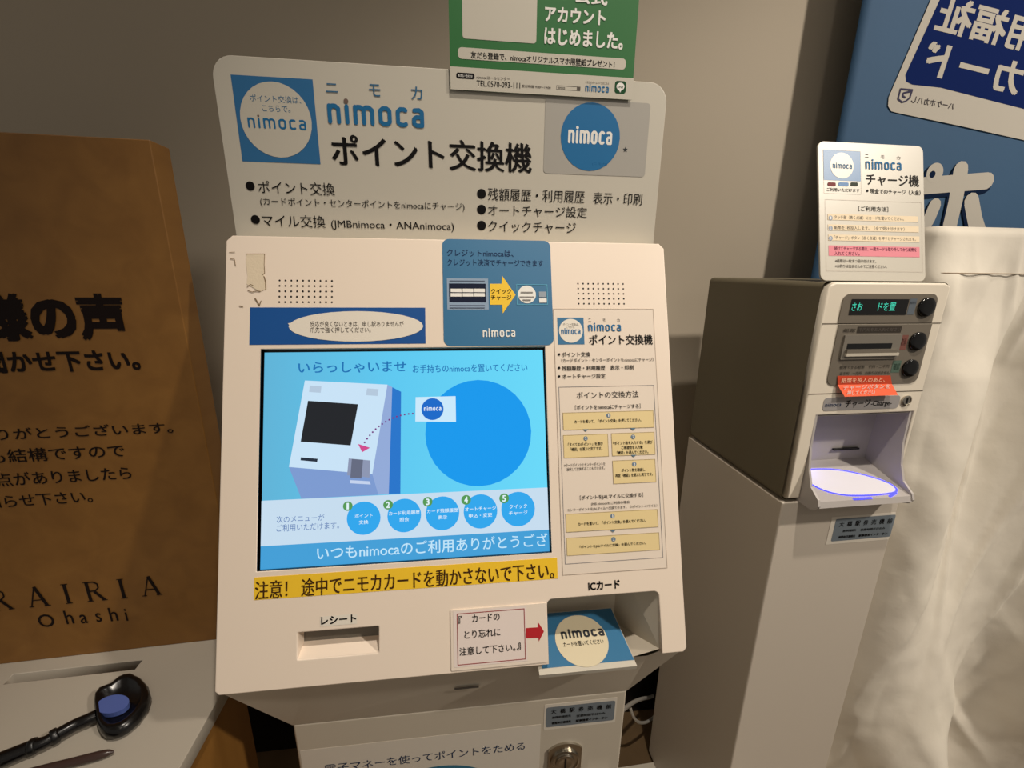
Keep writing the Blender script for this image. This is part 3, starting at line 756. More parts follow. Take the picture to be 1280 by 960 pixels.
# top slab with the slot cut through
tp = Panel((0, 0, SZ), (1, 0, 0), (0, 1, 0))
TOPM = mat('top_laminate', (172, 164, 152), .5, vary=(5, .05))
so = [(-.569, .495), (-.567, .481), (-.423, .4865), (-.423, .500)]
me = curve_plate('top_panel', [[(-1.0, .10), (XE, .10), (XE, .53), (-1.0, .495)], so], .020, .0008, TOPM)
put('top_panel', me, tp.W, box, 'pale grey top with a letter slot')
g = Geo()
for a, b in zip(so, so[1:]+so[:1]):
    g.add([(a[0], a[1], -.019), (b[0], b[1], -.019), (b[0], b[1], -.03), (a[0], a[1], -.03)], [(0, 1, 2, 3)], TOPM)
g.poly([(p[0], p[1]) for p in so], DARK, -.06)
put('letter_slot', g.mesh('letter_slot'), tp.W, box)
g = Geo(); g.box((-1.0, .115, 0), (XE-.006, .493, SZ-.0205), WOOD)
put('cabinet_body', g.mesh('cabinet_body'), ID, box)

# magnifier lying on the box top
mg = thing('reading_magnifier', (-.41, .435, SZ), 'black reading magnifier with a small blue oval lens on the grey box top', 'magnifier')
GLB = mat('gloss_black', (9, 8, 9), .26, spec=.5)
def px_on(z, pts): return [(ZP(x, y, z)) for x, y in pts]
def ZP(x, y, z):
    r = ray(x, y); k = (z-CAM.z)/r.z; p = CAM+r*k; return (p.x, p.y)
hd = [(690, 410), (684, 350), (688, 290), (720, 245), (765, 226), (810, 210), (870, 160), (915, 140), (960, 135), (1030, 168), (1080, 225), (1098, 290), (1075, 370), (1010, 460), (930, 530), (880, 560), (830, 576), (770, 578), (730, 550), (706, 500), (695, 455)]
hpx = [(x/5.818, 820+y/5.818) for x, y in hd]
zt_ = SZ+.010
base = [ZP(x, y, zt_) for x, y in hpx]
cx_ = sum(p[0] for p in base)/len(base); cy_ = sum(p[1] for p in base)/len(base)
g = Geo(); n = len(base)
rings = [(.90, SZ+.0004), (1.0, SZ+.005), (1.0, SZ+.010), (.93, SZ+.015), (.84, SZ+.0165), (.74, SZ+.0150), (.62, SZ+.0095)]
vs = [(cx_+(p[0]-cx_)*k, cy_+(p[1]-cy_)*k, z) for k, z in rings for p in base]
fs = [(j*n+i, j*n+(i+1) % n, (j+1)*n+(i+1) % n, (j+1)*n+i) for j in range(len(rings)-1) for i in range(n)]
fs += [tuple(reversed(range(n))), tuple((len(rings)-1)*n+i for i in range(n))]
g.add(vs, fs, GLB, True)
put('rim', g.mesh('rim'), ID, mg)
g = Geo()
lc = ZP(820/5.818, 820+350/5.818, SZ+.0150); e1 = ZP(940/5.818, 820+325/5.818, SZ+.0150); e2 = ZP(815/5.818, 820+287/5.818, SZ+.0150)
a1 = Vector((e1[0]-lc[0], e1[1]-lc[1])); a2 = Vector((e2[0]-lc[0], e2[1]-lc[1]))
g.slab([(lc[0]+a1.x*math.cos(t)+a2.x*math.sin(t), lc[1]+a1.y*math.cos(t)+a2.y*math.sin(t)) for t in [2*math.pi*i/28 for i in range(28)]], SZ+.0098, SZ+.0155, mat('lens_blue', (78, 96, 160), .15))
put('lens', g.mesh('lens'), ID, mg)
def tube(name, pts, rad, m, parent=None, label=None, cat=None, flat=1.0, W=ID, **kw):
    c = bpy.data.curves.new(name, 'CURVE'); c.dimensions = '3D'; c.bevel_depth = 1.0; c.bevel_resolution = 3; c.use_fill_caps = True; c.resolution_u = 6
    s = c.splines.new('NURBS'); s.points.add(len(pts)-1); s.use_endpoint_u = True; s.order_u = 3
    for i, (p, q) in enumerate(zip(s.points, pts)): p.co = (*q, 1); p.radius = rad[i] if isinstance(rad, (list, tuple)) else rad
    o = bpy.data.objects.new(name, c); me = bpy.data.meshes.new_from_object(o); bpy.data.objects.remove(o); bpy.data.curves.remove(c)
    me.materials.clear(); me.materials.append(m)
    for p in me.polygons: p.use_smooth = True
    return put(name, me, W, parent, label, cat, **kw)
hl = [(700, 440), (640, 470), (560, 500), (480, 545), (400, 590), (330, 635), (240, 665), (120, 715), (0, 765), (-150, 830)]
hp = [(*ZP(x/5.818, 820+y/5.818, SZ+.008), SZ+.0092) for x, y in hl]
tube('handle', hp, [.0066, .0066, .0064, .0068, .0066, .0060, .0072, .0074, .0078, .0078], GLB, mg)
for i in (4, 6):
    g = Geo(); vs, fs = lathe([(.0074, -.003), (.0080, -.0015), (.0080, .0015), (.0074, .003)], 16); g.add(vs, fs, BLACK, True)
    d = Vector(hp[i+1])-Vector(hp[i-1]); put('collar', g.mesh('collar'), Matrix.Translation((hp[i][0], hp[i][1], SZ+.0092)) @ d.to_track_quat('Z', 'Y').to_matrix().to_4x4(), mg)
# dark pen in front of it
pp = [(830, 700), (800, 705), (740, 722), (640, 748), (520, 778), (360, 815), (180, 862), (-60, 930)]
pq = [(*ZP(x/5.818, 820+y/5.818, SZ+.004), SZ+.0047) for x, y in pp]
tube('ballpoint_pen', pq, [.0006, .0030, .0042, .0044, .0042, .0040, .0040, .0040], mat('pen_brown', (58, 42, 38), .3), None,
     'slim dark brown pen lying in front of the black magnifier', 'pen')

# ------------------------------------------------------------------ charge machine on its pedestal
MY = 0.02407900
MO = Vector((.5385, .5985, 1.02))
mW = Matrix.Translation(MO) @ Matrix.Rotation(MY, 4, 'Z')
mx_u = Vector((math.cos(MY), math.sin(MY), 0)); mx_n = Vector((math.sin(MY), -math.cos(MY), 0))
mc = thing('charge_machine', tuple(MO + mx_u*.11 + Vector((0, .15, 0))), 'cream card charging machine with grey side, three black buttons and a glowing card tray', 'machine', MY)
mf = Panel(MO, mx_u, (0, 0, 1))
MW_ = .2215; MH = .3665
# body with rounded long edges (profile seen from the front is a plain box)
g = Geo(); g.box((0, .004, .002), (MW_+.001, .302, MH), MSIDE)
g.f = [f for i, f in enumerate(g.f) if i != 2]; g.m.pop(); g.sm.pop()
bo = put('body', g.mesh('body'), mW, mc, 'dull grey brown side casing'); bevel(bo, .009, 4)
# front fascia with tray opening
ox0, oz0 = mf.uv(1019, 519); ox1, _ = mf.uv(1141, 514)
oz1 = oz0; ox0 = .030; ox1 = .211; topz = mf.uv(1080, 516.5)[1]
fo = [(.006, .006), (ox0, .006), (ox0, topz), (ox1, topz), (ox1, .006), (MW_-.002, .006), (MW_-.002, MH-.006), (MW_-.012, MH-.0008), (.016, MH-.0008), (.006, MH-.007)]
me = curve_plate('front_fascia', [fo], .016, .003, MCREAM)
put('front_fascia', me, mf.W @ Matrix.Translation((0, 0, .002)), mc, 'cream front panel')
# seams
z1 = mf.uv(1100, 404)[1]; z2 = mf.uv(1082, 490)[1]
for z in (z1, z2): mf.begin('panel_seam'); mf.g.rect(.006, z-.0006, MW_-.003, z+.0006, ink(90, 80, 66), .0024)
mf.flush(mc, 'panel_seam')
# grey control panels, chamfered rounded
def gpanel(a, b, c, d, up):
    bb = mf.box4(a, b, c, d); r = .012
    p = rrect(*bb, r)
    if up: p = [(x, max(y, bb[1])) for x, y in p]; lo = [(bb[2], bb[1]), (bb[2], bb[3]-r)]
    q = []
    full = rrect(*bb, r, 5)
    for x, y in full:
        if up and y < bb[1]+r+1e-6: continue
        if not up and y > bb[3]-r-1e-6: continue
        q.append((x, y))
    if up: q = [(bb[0], bb[1]), (bb[2], bb[1])] + q
    else:
        k = [i for i, (x, y) in enumerate(full) if y <= bb[3]-r-1e-6]
        br = full[:6]; bl = full[18:]
        q = br + [(bb[2], bb[3]), (bb[0], bb[3])] + bl
    return q, bb
qa, ba = gpanel((1052.5, 367), (1170, 367), (1163, 403.4), (1046, 403.4), True)
qb, bb_ = gpanel((1044.5, 405.4), (1162, 404.9), (1143.3, 478.5), (1032.5, 480.2), False)
qa = [(ba[0], ba[1]), (ba[2], ba[1])] + rrect(*ba, .012, 5)[6:18]
qb_full = rrect(*bb_, .012, 5); qb = qb_full[:6] + [(bb_[2], bb_[3]), (bb_[0], bb_[3])] + qb_full[18:]
g = Geo(); g.slab(qa, .001, .0035, GREY); up = put('display_panel', g.mesh('display_panel'), mf.W, mc, 'grey panel with small green lettered display')
g = Geo(); g.slab(qb, .001, .0035, GREY); lo = put('bill_panel', g.mesh('bill_panel'), mf.W, mc, 'grey panel with the banknote slot')
mf.R((1061.7, 373.3), (1133.3, 374), (1129, 393), (1058.3, 393.7), BLACK, .0040)
mf.begin()
mf.R((1134.5, 373), (1142.5, 373), (1140, 393), (1131, 393), ink(96, 104, 112), .0038)
GR = glow(70, 214, 180, 1.1)
mf.T('さお', 1061.8, 383.2, 1074.6, 383, GR, 10, .0, .0044); mf.T('ドを置', 1094.5, 383, 1116, 382.8, GR, 10, .0, .0044)
mf.T('残額表示', 1134, 378, 1142, 378, ink(60, 66, 74), 3, .0, .0042)
mf.flush(up)
# bill slot unit
Z6 = lambda x, y: (1000+x/6, 340+y/6)
b4 = mf.box4(Z6(305, 470), Z6(740, 466), Z6(704, 640), Z6(288, 655))
g = Geo(); g.slab(rrect(*b4, .001), .0035, .006, mat('slot_grey', (120, 114, 104), .3))
bs_ = mf.box4(Z6(330, 535), Z6(665, 527), Z6(655, 568), Z6(322, 575)); g.slab(rrect(*bs_, .0006), .006, .0063, BLACK)
bl_ = mf.box4(Z6(312, 603), Z6(700, 598), Z6(697, 618), Z6(308, 625))
g.box((bl_[0], bl_[1], .006), (bl_[2], bl_[3], .0095), mat('slot_lip', (196, 188, 172), .3))
bs2 = mf.box4(Z6(320, 577), Z6(690, 570), Z6(690, 600), Z6(312, 605)); g.slab(rrect(*bs2, 0), .006, .009, GREY)
put('banknote_slot', g.mesh('banknote_slot'), mf.W, lo)
mf.R(Z6(415, 408), Z6(745, 405), Z6(738, 450), Z6(412, 455), ink(58, 52, 46), .0040)
mf.T('千円札をお入れください', *Z6(422, 430), *Z6(735, 428), INKG, 4.6, .01, .0043)
mf.T('紙幣', *Z6(310, 436), *Z6(400, 434), ink(60, 54, 48), 4.6, .01, .0043)
mf.begin()
mf.R(Z6(735, 470), Z6(795, 470), Z6(775, 580), Z6(720, 580), ink(120, 78, 70), .0038)
mf.begin()
mf.R(Z6(680, 660), Z6(745, 660), Z6(725, 750), Z6(665, 750), ink(84, 104, 92), .0038)
mf.T('取消', *Z6(738, 520), *Z6(775, 520), ink(70, 40, 36), 9, 0, .0042); mf.T('確認', *Z6(684, 705), *Z6(728, 705), ink(46, 66, 56), 8, 0, .0042)
mf.T('使用できる紙幣　千円・二千円', *Z6(282, 712), *Z6(650, 702), ink(60, 56, 50), 4, .01, .0042)
mf.T('五千円　一万円　お釣りは出ません', *Z6(282, 758), *Z6(655, 748), ink(60, 56, 50), 4, .01, .0042)
mf.flush(lo)
# buttons
for i, ((x, y), rr, par) in enumerate((((925, 262), 10.3, up), ((858, 517), 10.0, lo), ((803, 717), 9.6, lo))):
    u, v = mf.uv(*Z6(x, y)); k = mf.px(*Z6(x, y))[0]
    vs, fs = lathe([(rr*k*1.0, .0035), (rr*k*1.0, .0065), (rr*k*.9, .0076), (rr*k*.5, .0080)])
    g = Geo(); g.add(vs, fs, mat('button_black', (8, 8, 8), .15), True)
    put('push_button', g.mesh('push_button'), mf.W @ Matrix.Translation((u, v, 0)), par)
# orange sticker, lower half lifted
g = Geo()
a = [mf.uv(1044, 469), mf.uv(1110, 468.5), mf.uv(1111, 479), mf.uv(1043.5, 480)]
b = [mf.uv(1112.5, 491), mf.uv(1047, 493)]
z3 = .0042
g.add([(a[0][0], a[0][1], z3), (a[1][0], a[1][1], z3), (a[2][0], a[2][1], z3+.001), (a[3][0], a[3][1], z3+.001)], [(3, 2, 1, 0)], ORANGED)
g.add([(a[3][0], a[3][1], z3+.001), (a[2][0], a[2][1], z3+.001), (b[0][0], b[0][1], z3+.009), (b[1][0], b[1][1], z3+.009)], [(3, 2, 1, 0)], ORANGE)
os_ = put('orange_sticker', g.mesh('orange_sticker'), mf.W, mc, 'orange sticker with white lettering, lower edge curling out')
mf.T('紙幣を投入のあと、', 1048, 474.3, 1102, 473.5, ink(240, 190, 160), 6, .012, z3+.0016)
mf.T('チャージボタンを', 1048, 482.5, 1106, 481, WHITE, 5.5, .015, z3+.0050)
mf.T('押してください', 1051, 488.5, 1085, 487.7, WHITE, 5.5, .015, z3+.0078)
mf.flush(os_)
# charge label and key lock
E8 = lambda x, y: (1010+x/8, 400+y/8)
b4 = mf.box4(E8(125, 785), E8(905, 738), E8(895, 880), E8(155, 902))
lb = mf.sticker('charge_label', mc, rrect(*b4, .006), mat('label_silver', (156, 152, 150), .3), .0006, .002, 'silver grey label lettered charge')
mf.T('nimoca', *E8(158, 845), *E8(318, 838), NAVY, 5, .0, .0030)
mf.T('チャージ', *E8(360, 838), *E8(605, 822), INKB, 10, .02, .0030); mf.T('-Charge-', *E8(615, 838), *E8(820, 826), INKB, 8, .01, .0030)
mf.flush(lb)
u, v = mf.uv(*E8(965, 800)); k = mf.px(*E8(965, 800))[0]
vs, fs = lathe([(5.8*k, .002), (5.8*k, .0045), (4.6*k, .0052), (4.4*k, .0042), (.5*k, .0042)]); g = Geo(); g.add(vs, fs, CHROME, False)
g.slab(rrect(-.0008, -.0045, .0008, .0045, .0005), .0042, .0052, BLACK)
put('key_lock', g.mesh('key_lock'), mf.W @ Matrix.Translation((u, v, 0)), mc)
# tray housing: two wings with curved front, back wall, sloping plate and lip. frame: x along front, y back, z up (mW)
lz = 1.4-.362-1.02; 
profw = [(0.0, topz), (-.0015, .10), (-.008, .062), (-.018, .036), (-.036, .022), (-.040, .012), (-.034, .003), (-.026, -.001), (0.004, -.001), (.055, .02), (.058, topz)]
def wing(x0, x1):
    g = Geo(); n = len(profw)
    vs = [(x0, y, z) for y, z in profw] + [(x1, y, z) for y, z in profw]
    fs = [(i, (i+1) % n, n+(i+1) % n, n+i) for i in range(n)]
    tr_ = tessellate_polygon([[Vector((y, z, 0)) for y, z in profw]])
    fs += [tuple(t) for t in tr_] + [tuple(n+i for i in reversed(t)) for t in tr_]
    g.add(vs, fs, TRAYP); return g
tb = put('tray_wing', wing(ox0, ox0+.004).mesh('tray_wing'), mW, mc)
put('tray_wing', wing(ox1-.004, ox1).mesh('tray_wing'), mW, mc)
g = Geo()
ix0, ix1 = ox0+.003, ox1-.003
yB2 = .056; pf = (-.036, .018); pb = (.040, .040)
g.add([(ix0, pf[0]-.003, .008), (ix1, pf[0]-.003, .008), (ix1, pf[0], pf[1]), (ix0, pf[0], pf[1])], [(0, 1, 2, 3)], TRAYP)
g.add([(ix0, pf[0], pf[1]), (ix1, pf[0], pf[1]), (ix1, pb[0], pb[1]), (ix0, pb[0], pb[1])], [(0, 1, 2, 3)], TRAYP)
g.add([(ix0, pb[0], pb[1]), (ix1, pb[0], pb[1]), (ix1, yB2, pb[1]+.006), (ix0, yB2, pb[1]+.006)], [(0, 1, 2, 3)], TRAYP)
g.add([(ix0, yB2, pb[1]+.006), (ix1, yB2, pb[1]+.006), (ix1, yB2-.004, topz), (ix0, yB2-.004, topz)], [(0, 1, 2, 3)], TRAYP)
g.add([(ix0, 0, topz-.002), (ix1, 0, topz-.002), (ix1, yB2, topz-.002), (ix0, yB2, topz-.002)], [(0, 1, 2, 3)], TRAYP)
g.add([(ix0, pf[0]-.003, .008), (ix1, pf[0]-.003, .008), (ix1, .01, -.0), (ix0, .01, -.0)], [(3, 2, 1, 0)], TRAYP)
ty = put('card_tray', g.mesh('card_tray'), mW, mc, 'grey tray with a glowing blue ring')
# slot and ring
dirv = Vector((0, pb[0]-pf[0], pb[1]-pf[1])).normalized()
RW = mW @ Matrix.Translation((0, pf[0], pf[1])) @ Matrix(((1, 0, 0, 0), (0, dirv.y, -dirv.z, 0), (0, dirv.z, dirv.y, 0), (0, 0, 0, 1)))
g = Geo()
rc = [(ix0+.012, .074), (ix0+.075, .074), (ix0+.125, .058), (ix0+.160, .034), (ix0+.162, .014), (ix0+.142, .007), (ix0+.06, .007), (ix0+.022, .020), (ix0+.006, .045), (ix0+.004, .065)]
def smooth(p, it=3):
    for _ in range(it):
        q = []
        for a, b in zip(p, p[1:]+p[:1]): q += [(a[0]*.75+b[0]*.25, a[1]*.75+b[1]*.25), (a[0]*.25+b[0]*.75, a[1]*.25+b[1]*.75)]
        p = q
    return p
rcs = smooth([(x+.008-.006*(x > ix0+.1), y) for x, y in rc])
g.poly(rcs, mat('ring_plate', (226, 224, 232), .35), .0004)
rg = put('reader_plate', g.mesh('reader_plate'), RW, ty)
g = Geo(); n = len(rcs); cxr = sum(p[0] for p in rcs)/n; cyr = sum(p[1] for p in rcs)/n
BL = mat('blue_led', (20, 20, 60), .3, emit=(60, 60, 255), strength=3.0)
g.stroke(rcs+[rcs[0]], .0026, BL, .0008, cap=False)
g.stroke([(ix0+.066, .001), (ix0+.098, .001)], .004, BL, .0008)
g.stroke([(ix0+.135, .002), (ix0+.152, .008)], .004, BL, .0008)
put('blue_light_ring', g.mesh('blue_light_ring'), RW, ty, 'glowing blue ring')
lamp('ring_lamp', tuple((mW @ Vector((ix0+.03, .030, .056)))), tuple((mW @ Vector((ix0+.03, .05, .10)))), .012, .02, (.25, .25, 1.0), 'POINT')
g = Geo(); bw = .052
g.box((ix0+.100, yB2-.006, .066), (ix0+.100+bw, yB2-.001, .0690), BLACK); put('card_slot', g.mesh('card_slot'), mW, ty)
# leaning instruction sign on top
LEAN = .265
sO = Vector((.541, .612, 1.3872))
ms = Panel(sO, (1, 0, 0), (0, math.sin(LEAN), math.cos(LEAN)))
c4 = [ms.uv(*p) for p in ((1021, 175.6), (1153, 183), (1158, 350.6), (1027, 350.6))]
su, sw = (c4[0][0]+c4[3][0])/2, (c4[1][0]+c4[2][0])/2; shh = (c4[0][1]+c4[1][1])/2
me = curve_plate('sign_plate', [rrect(su, .0005, sw, shh, .010)], .003, .0005, SIGNW)
sg2 = put('sign_plate', me, ms.W, mc, 'white instruction plate leaning back on the machine top')
V5 = lambda x, y: (1000+x/4.8, 160+y/4.8)
V8 = lambda x, y: (1020+x/8, 230+y/8)
b4 = ms.box4(V5(137, 130), V5(360, 140), V5(364, 318), V5(141, 314)); ms.g.rect(*b4, SQBLUE, .0002)
b4 = ms.box4(V5(137, 130), V5(362, 140), V5(368, 400), V5(145, 392)); ms.g.frame(*b4, .0003, ink(190, 180, 170), .0003)
ms.D(*V5(250, 226), 14.6, SIGNW, .0004, 16.2)
ms.word(*V5(194, 230), *V5(310, 232), 5.5, TEXTB, .0006, .2)
for x0, x1, c in ((165, 213, (120, 60, 60)), (230, 290, (120, 150, 190)), (303, 345, (54, 62, 50))):
    ms.begin('coloured_pill'); b4 = ms.box4(V5(x0, 326), V5(x1, 328), V5(x1, 350), V5(x0, 348)); ms.g.rect(*b4, ink(*c), .0004, .0018)
ms.T('ご利用いただけます', *V5(160, 370), *V5(356, 374), INKB, 4.4, .015)
for ch, x in zip('ニモカ', (400, 495, 590)): ms.T(ch, *V5(x-11, 168+(x-400)*.06), *V5(x+11, 168+(x-400)*.06), INKG, 4, 0)
ms.word(*V5(391, 222), *V5(607, 234), 10, LOGO, .0005, .2)
ms.T('チャージ機', *V5(396, 308), *V5(712, 320), INKB, 14.5, .02)
ms.begin('bullet'); ms.D(*V5(403, 377), 1.4, INKB, .0004); ms.T('現金でのチャージ（入金）', *V5(420, 380), *V5(722, 388), INKB, 6.3, .012)
ms.begin('box_frame'); b4 = ms.box4(V5(145, 430), V5(722, 446), V5(742, 866), V5(160, 858)); ms.g.frame(*b4, .0003, ink(186, 172, 160), .0003)
ms.T('［ご利用方法］', *V5(350, 485), *V5(528, 488), INKB, 6, .008)
CRM = ink(232, 214, 184); PINK = ink(226, 140, 152)
rows = (('タッチ部（青く点滅）にカードを置いてください。', 540, 620), ('紙幣を1枚投入します。（全て受け付けます）', 602, 625), ('「チャージ」ボタン（赤く点滅）を押すとチャージされます。', 662, 692))
for i, (b, y, x) in enumerate(rows):
    ms.begin('step_bar'); b4 = ms.box4(V5(164+i*2, y-18), V5(706+i*4, y-16), V5(708+i*4, y+20), V5(166+i*2, y+18)); ms.g.rect(*b4, CRM, .0003)
    ms.D(*V5(182, y), 2.6, ink(150, 160, 176), .0004); ms.T(str(i+1), *V5(178, y), *V5(186, y), WHITE, 3.5, 0, .0006)
    ms.T(b, *V5(204, y-1), *V5(x, y+2), INKG, 4.6, .012)
ms.begin('pink_bar'); b4 = ms.box4(V5(170, 707), V5(715, 712), V5(718, 775), V5(172, 768)); ms.g.rect(*b4, PINK, .0003)
ms.T('続けてチャージする際は、一度カードを取り外してから紙幣を', *V5(205, 724), *V5(698, 730), ink(110, 40, 70), 4.8, .012)
ms.T('入れてください。', *V5(206, 752), *V5(356, 755), ink(110, 40, 70), 4.8, .012)
ms.T('※紙幣は一枚ずつ受け付けます。', *V5(210, 797), *V5(455, 800), INKG, 4.2, .01)
ms.T('※お釣りは出ませんのでご注意ください。', *V5(210, 828), *V5(520, 832), INKG, 4.2, .01)
ms.flush(sg2)

# pedestal
pd = thing('pedestal', tuple(MO*1.0+Vector((.11, .15, -1.02))), 'tall narrow grey beige steel pedestal under the charge machine', 'pedestal', MY)
g = Geo(); g.box((.0, -.001, .012), (.2345, .302, 1.019), PED)
pW = Matrix.Translation((MO.x, MO.y, 0)) @ Matrix.Rotation(MY, 4, 'Z')
pb_ = put('column', g.mesh('column'), pW, pd); bevel(pb_, .003)
g = Geo(); g.box((-.13, -.26, .0), (.2345, .27, .012), mat('base_white', (216, 208, 192), .5)); put('base_plate', g.mesh('base_plate'), pW, pd, 'white floor plate')
pf_ = Panel((MO.x, MO.y, 0) + Vector((0, 0, 0)) if False else Vector((MO.x, MO.y, 0)) + mx_n*.0012, mx_u, (0, 0, 1))
Y9 = lambda x, y: (1020+x/10.67, 640+y/10.67)
b4 = pf_.box4(Y9(190, 60), Y9(1110, 10), Y9(1060, 350), Y9(150, 440))
st = pf_.sticker('contact_label', pd, rrect(b4[0], b4[1], min(b4[2], .2325), b4[3], .001), PAPER, .0003, 0, 'small grey blue label on a white backing')
b4 = pf_.box4(Y9(245, 88), Y9(1045, 38), Y9(1000, 330), Y9(218, 385)); pf_.g.rect(*b4, LABELG, .0005, .003)
for i, ch in enumerate('大橋駅券売機前'):
    x = 340+i*107; y = 160-i*7.5; pf_.T(ch, *Y9(x-32, y+3), *Y9(x+32, y-3), INKB, 6.2, .025, .0008)
pf_.T('故障時連絡先', *Y9(355, 250), *Y9(530, 238), INKB, 3, .02, .0008); pf_.T('営業時間平日のみ', *Y9(590, 236), *Y9(915, 210), INKB, 3, .02, .0008)
pf_.T('夜間休日連絡先', *Y9(295, 332), *Y9(518, 316), INKB, 3, .03, .0008); pf_.T('駅事務室インターホン', *Y9(565, 314), *Y9(945, 280), INKB, 3, .03, .0008)
pf_.flush(st)

# cables behind, between the kiosk and the pedestal
WC = mat('cable_white', (200, 196, 188), .4)
def YP(x, y, Y):
    r = ray(x, y); k = Y/r.y; return tuple(CAM+r*k)
tube('power_cable', [YP(x, y, Yy) for x, y, Yy in ((778, 888, .80), (785, 882, .84), (793, 877, .88), (803, 873, .93), (812, 872, 1.0), (816, 870, 1.02))], .005, WC, None,
     'grey cable end arching behind the kiosk cabinet', 'cable')
tube('power_cable', [YP(x, y, Yy) for x, y, Yy in ((788, 885, .86), (790, 893, .86), (795, 901, .87), (801, 904, .89), (812, 902, .93), (824, 890, .98))], .004, WC, None,
     'thin white cable bent in a hook beside the pedestal foot', 'cable')

# ------------------------------------------------------------------ blue banner seen from behind
bn = thing('hanging_banner', (1.3, .985, .86), 'blue banner with mirrored white writing hanging behind the charge machine', 'banner')
bY = .97
bnp = Panel((0, bY, 1.40), (1, 0, 0), (0, 0, 1))
bu0, bu1 = .832, 1.80
def wob(x, z): return .0006*math.sin(x*9+.6)+.0005*math.sin(z*5+x*3)
BANB = mat('banner_cloth', (52, 92, 130), .75, bump=(30, .12, .004), vary=(3, .18))
g = Geo(); nx, nz = 40, 50
vs = [(bu0+(bu1-bu0)*i/nx, -.55+1.50*j/nz, wob(bu0+(bu1-bu0)*i/nx, -.55+1.5*j/nz)) for j in range(nz+1) for i in range(nx+1)]
g.add(vs, [(j*(nx+1)+i, j*(nx+1)+i+1, (j+1)*(nx+1)+i+1, (j+1)*(nx+1)+i) for j in range(nz) for i in range(nx)], BANB, True)
bc = put('banner_cloth', g.mesh('banner_cloth'), bnp.W, bn); so_ = bc.modifiers.new('thick', 'SOLIDIFY'); so_.thickness = .0008; so_.offset = -1
B2 = lambda x, y: (1000+x/3.2, y/3.2)
BW = mat('banner_white', (196, 190, 178), .85, spec=.2); BN = mat('banner_navy', (12, 34, 92), .9, spec=.1)
def ext(p, q, t): return (p[0]+(q[0]-p[0])*t, p[1]+(q[1]-p[1])*t)
lo_ = B2(352, 390); hi_ = B2(520, 0)
top1 = ext(lo_, hi_, 1.9); top2 = (top1[0]+330, top1[1]+80)
card = [top1, lo_, B2(349, 425), B2(362, 446), B2(385, 452), B2(640, 505), B2(896, 562), (1400, 205), (1400, top1[1]+60)]
bnp.P([card[i] for i in range(len(card))][::-1], BW, .0016)
bnp.begin()
lo2 = B2(418, 302); hi2 = B2(556, 0); t2 = ext(lo2, hi2, 1.7)
bnp.P([t2, lo2, B2(422, 328), B2(446, 340), B2(560, 352), B2(700, 388), B2(896, 438), (1390, 167), (1390, t2[1]+40)][::-1], BN, .0019)
G7 = lambda x, y: (1130+x/7.387, y/7.387)
bnp.T('用福祉', *G7(320, 120), *G7(1230, 350), BW, 44, .028, .0023, True, True)
bnp.T('カード', *G7(195, 530), *G7(1070, 745), BW, 40, .028, .0023, True, True)
S9 = lambda x, y: (1100+x/10.67, 90+y/10.67)
bnp.begin('shield_print')
for pl in (((262, 232), (418, 245), (385, 350), (330, 395), (280, 408), (228, 365), (262, 232)), ((395, 265), (300, 285), (290, 325), (320, 345))):
    bnp.S([S9(*p) for p in pl], 1.8, ink(52, 48, 78), .0023)
bnp.T('ハーケホカハし', *S9(410, 365), *S9(975, 465), ink(76, 70, 74), 8.5, .01, .0023, True, True)
K9 = lambda x, y: (1130+x/8, 180+y/8)
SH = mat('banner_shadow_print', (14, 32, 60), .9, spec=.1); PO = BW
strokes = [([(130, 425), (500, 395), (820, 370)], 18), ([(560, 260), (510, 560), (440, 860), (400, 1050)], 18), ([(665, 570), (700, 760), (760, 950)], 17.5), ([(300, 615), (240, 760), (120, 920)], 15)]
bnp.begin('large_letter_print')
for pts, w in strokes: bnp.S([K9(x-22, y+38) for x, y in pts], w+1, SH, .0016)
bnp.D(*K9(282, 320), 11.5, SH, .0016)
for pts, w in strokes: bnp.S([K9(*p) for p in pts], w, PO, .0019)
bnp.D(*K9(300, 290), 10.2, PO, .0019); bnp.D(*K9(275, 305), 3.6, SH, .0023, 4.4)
bnp.flush(bc)

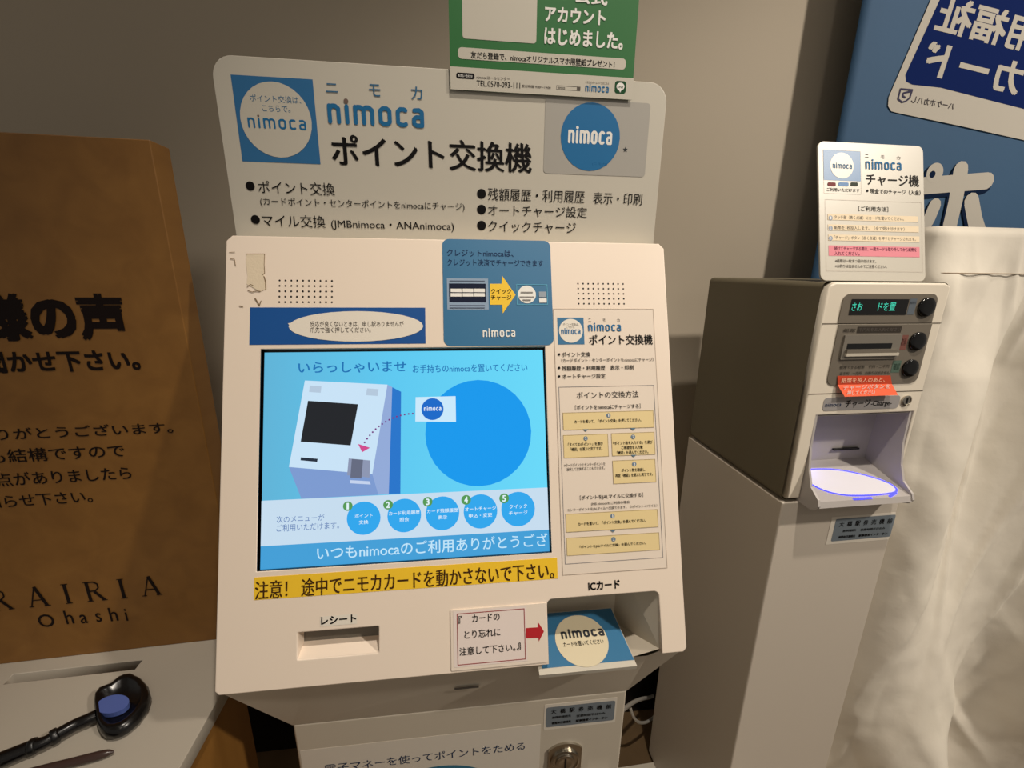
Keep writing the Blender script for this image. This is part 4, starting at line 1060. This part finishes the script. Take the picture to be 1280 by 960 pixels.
# ------------------------------------------------------------------ white cloth over a stand at the right
cl = thing('draped_stand', (1.25, .80, 0), 'tall stand wrapped in a wrinkled off-white cloth right of the charge machine', 'covered stand')
CLOTH = mat('white_cloth', (234, 226, 212), .8, bump=(40, .18, .004), vary=(5, .06))
x0c, y0c, ztc = .783, .665, 1.477
def disp(s, z):
    """folds: outward displacement for path length s and height z"""
    h = ztc-z
    k = min(1, h/.25)
    a = .038*k*math.sin((s*1.0-h*.13)*17+.9*math.sin(h*2.6)+.6)
    a += .014*k*math.sin((s+h*.20)*29+1.3+1.2*math.sin(h*3.7))
    a += .026*noise.noise(Vector((s*3.2, h*1.3, 3.3)))
    m1 = max(0, min(1, .35+1.6*noise.noise(Vector((s*2.4, h*2.4, 9)))))
    w = noise.noise(Vector((s*8-h*4.2, s*.9+h*1.5, 7.7)))
    a += .015*m1*max(0, 1-abs(w)*4)
    w = noise.noise(Vector((s*13+h*2.0, h*1.9-s*.5, 2.2)))
    a += .009*(1-m1*.6)*max(0, 1-abs(w)*4)
    a += .0016*noise.noise(Vector((s*30, h*22, 1.7)))
    return a
g = Geo()
ns, nz = 230, 250
sl = [-.10+i*(.10+1.0)/ns for i in range(ns+1)]
vs = []
rc_ = .028
for j in range(nz+1):
    t = j/nz; z = ztc-.0-(ztc-.01)*t
    h = ztc-z
    fl = .045*h
    rnd = 0.012*(max(0, 1-h/.012))**2
    for s in sl:
        dd = disp(s, z) if h > .002 else disp(s, z)*.3
        dd = dd*min(1, .15+h/.10)
        if s < -rc_: p = Vector((x0c, y0c-s, z)); nrm = Vector((-1, 0, 0)); dd *= .35; f2 = .0
        elif s > rc_: p = Vector((x0c+s, y0c, z)); nrm = Vector((0, -1, 0)); f2 = fl*min(1, (s-rc_)/.25)
        else:
            a = (s+rc_)/(2*rc_)*math.pi/2; p = Vector((x0c+rc_-rc_*math.cos(a), y0c+rc_-rc_*math.sin(a), z)); nrm = Vector((-math.cos(a), -math.sin(a), 0)); dd *= .35+.65*(s+rc_)/(2*rc_); f2 = 0
        p = p + nrm*(dd+f2-rnd)
        p.x = max(p.x, .777)
        vs.append(tuple(p))
m = ns+1
g.add(vs, [(j*m+i, (j+1)*m+i, (j+1)*m+i+1, j*m+i+1) for j in range(nz) for i in range(ns)], CLOTH, True)
put('cloth', g.mesh('cloth'), ID, cl)
g = Geo(); g.add([vs[i] for i in range(m)] + [(x0c+1.0, .765, ztc)], [tuple(range(m+1))], CLOTH); put('cloth_top', g.mesh('cloth_top'), ID, cl)
g = Geo(); zh = 1.403
row = min(range(nz+1), key=lambda j: abs(ztc-(ztc-.01)*j/nz-zh))
hp_ = [Vector(vs[row*m+i])+Vector((0, -.0030, 0)) for i in range(0, m, 6)]
tube('hem_cord', [tuple(p) for p in hp_], .0011, ink(150, 132, 110), cl)
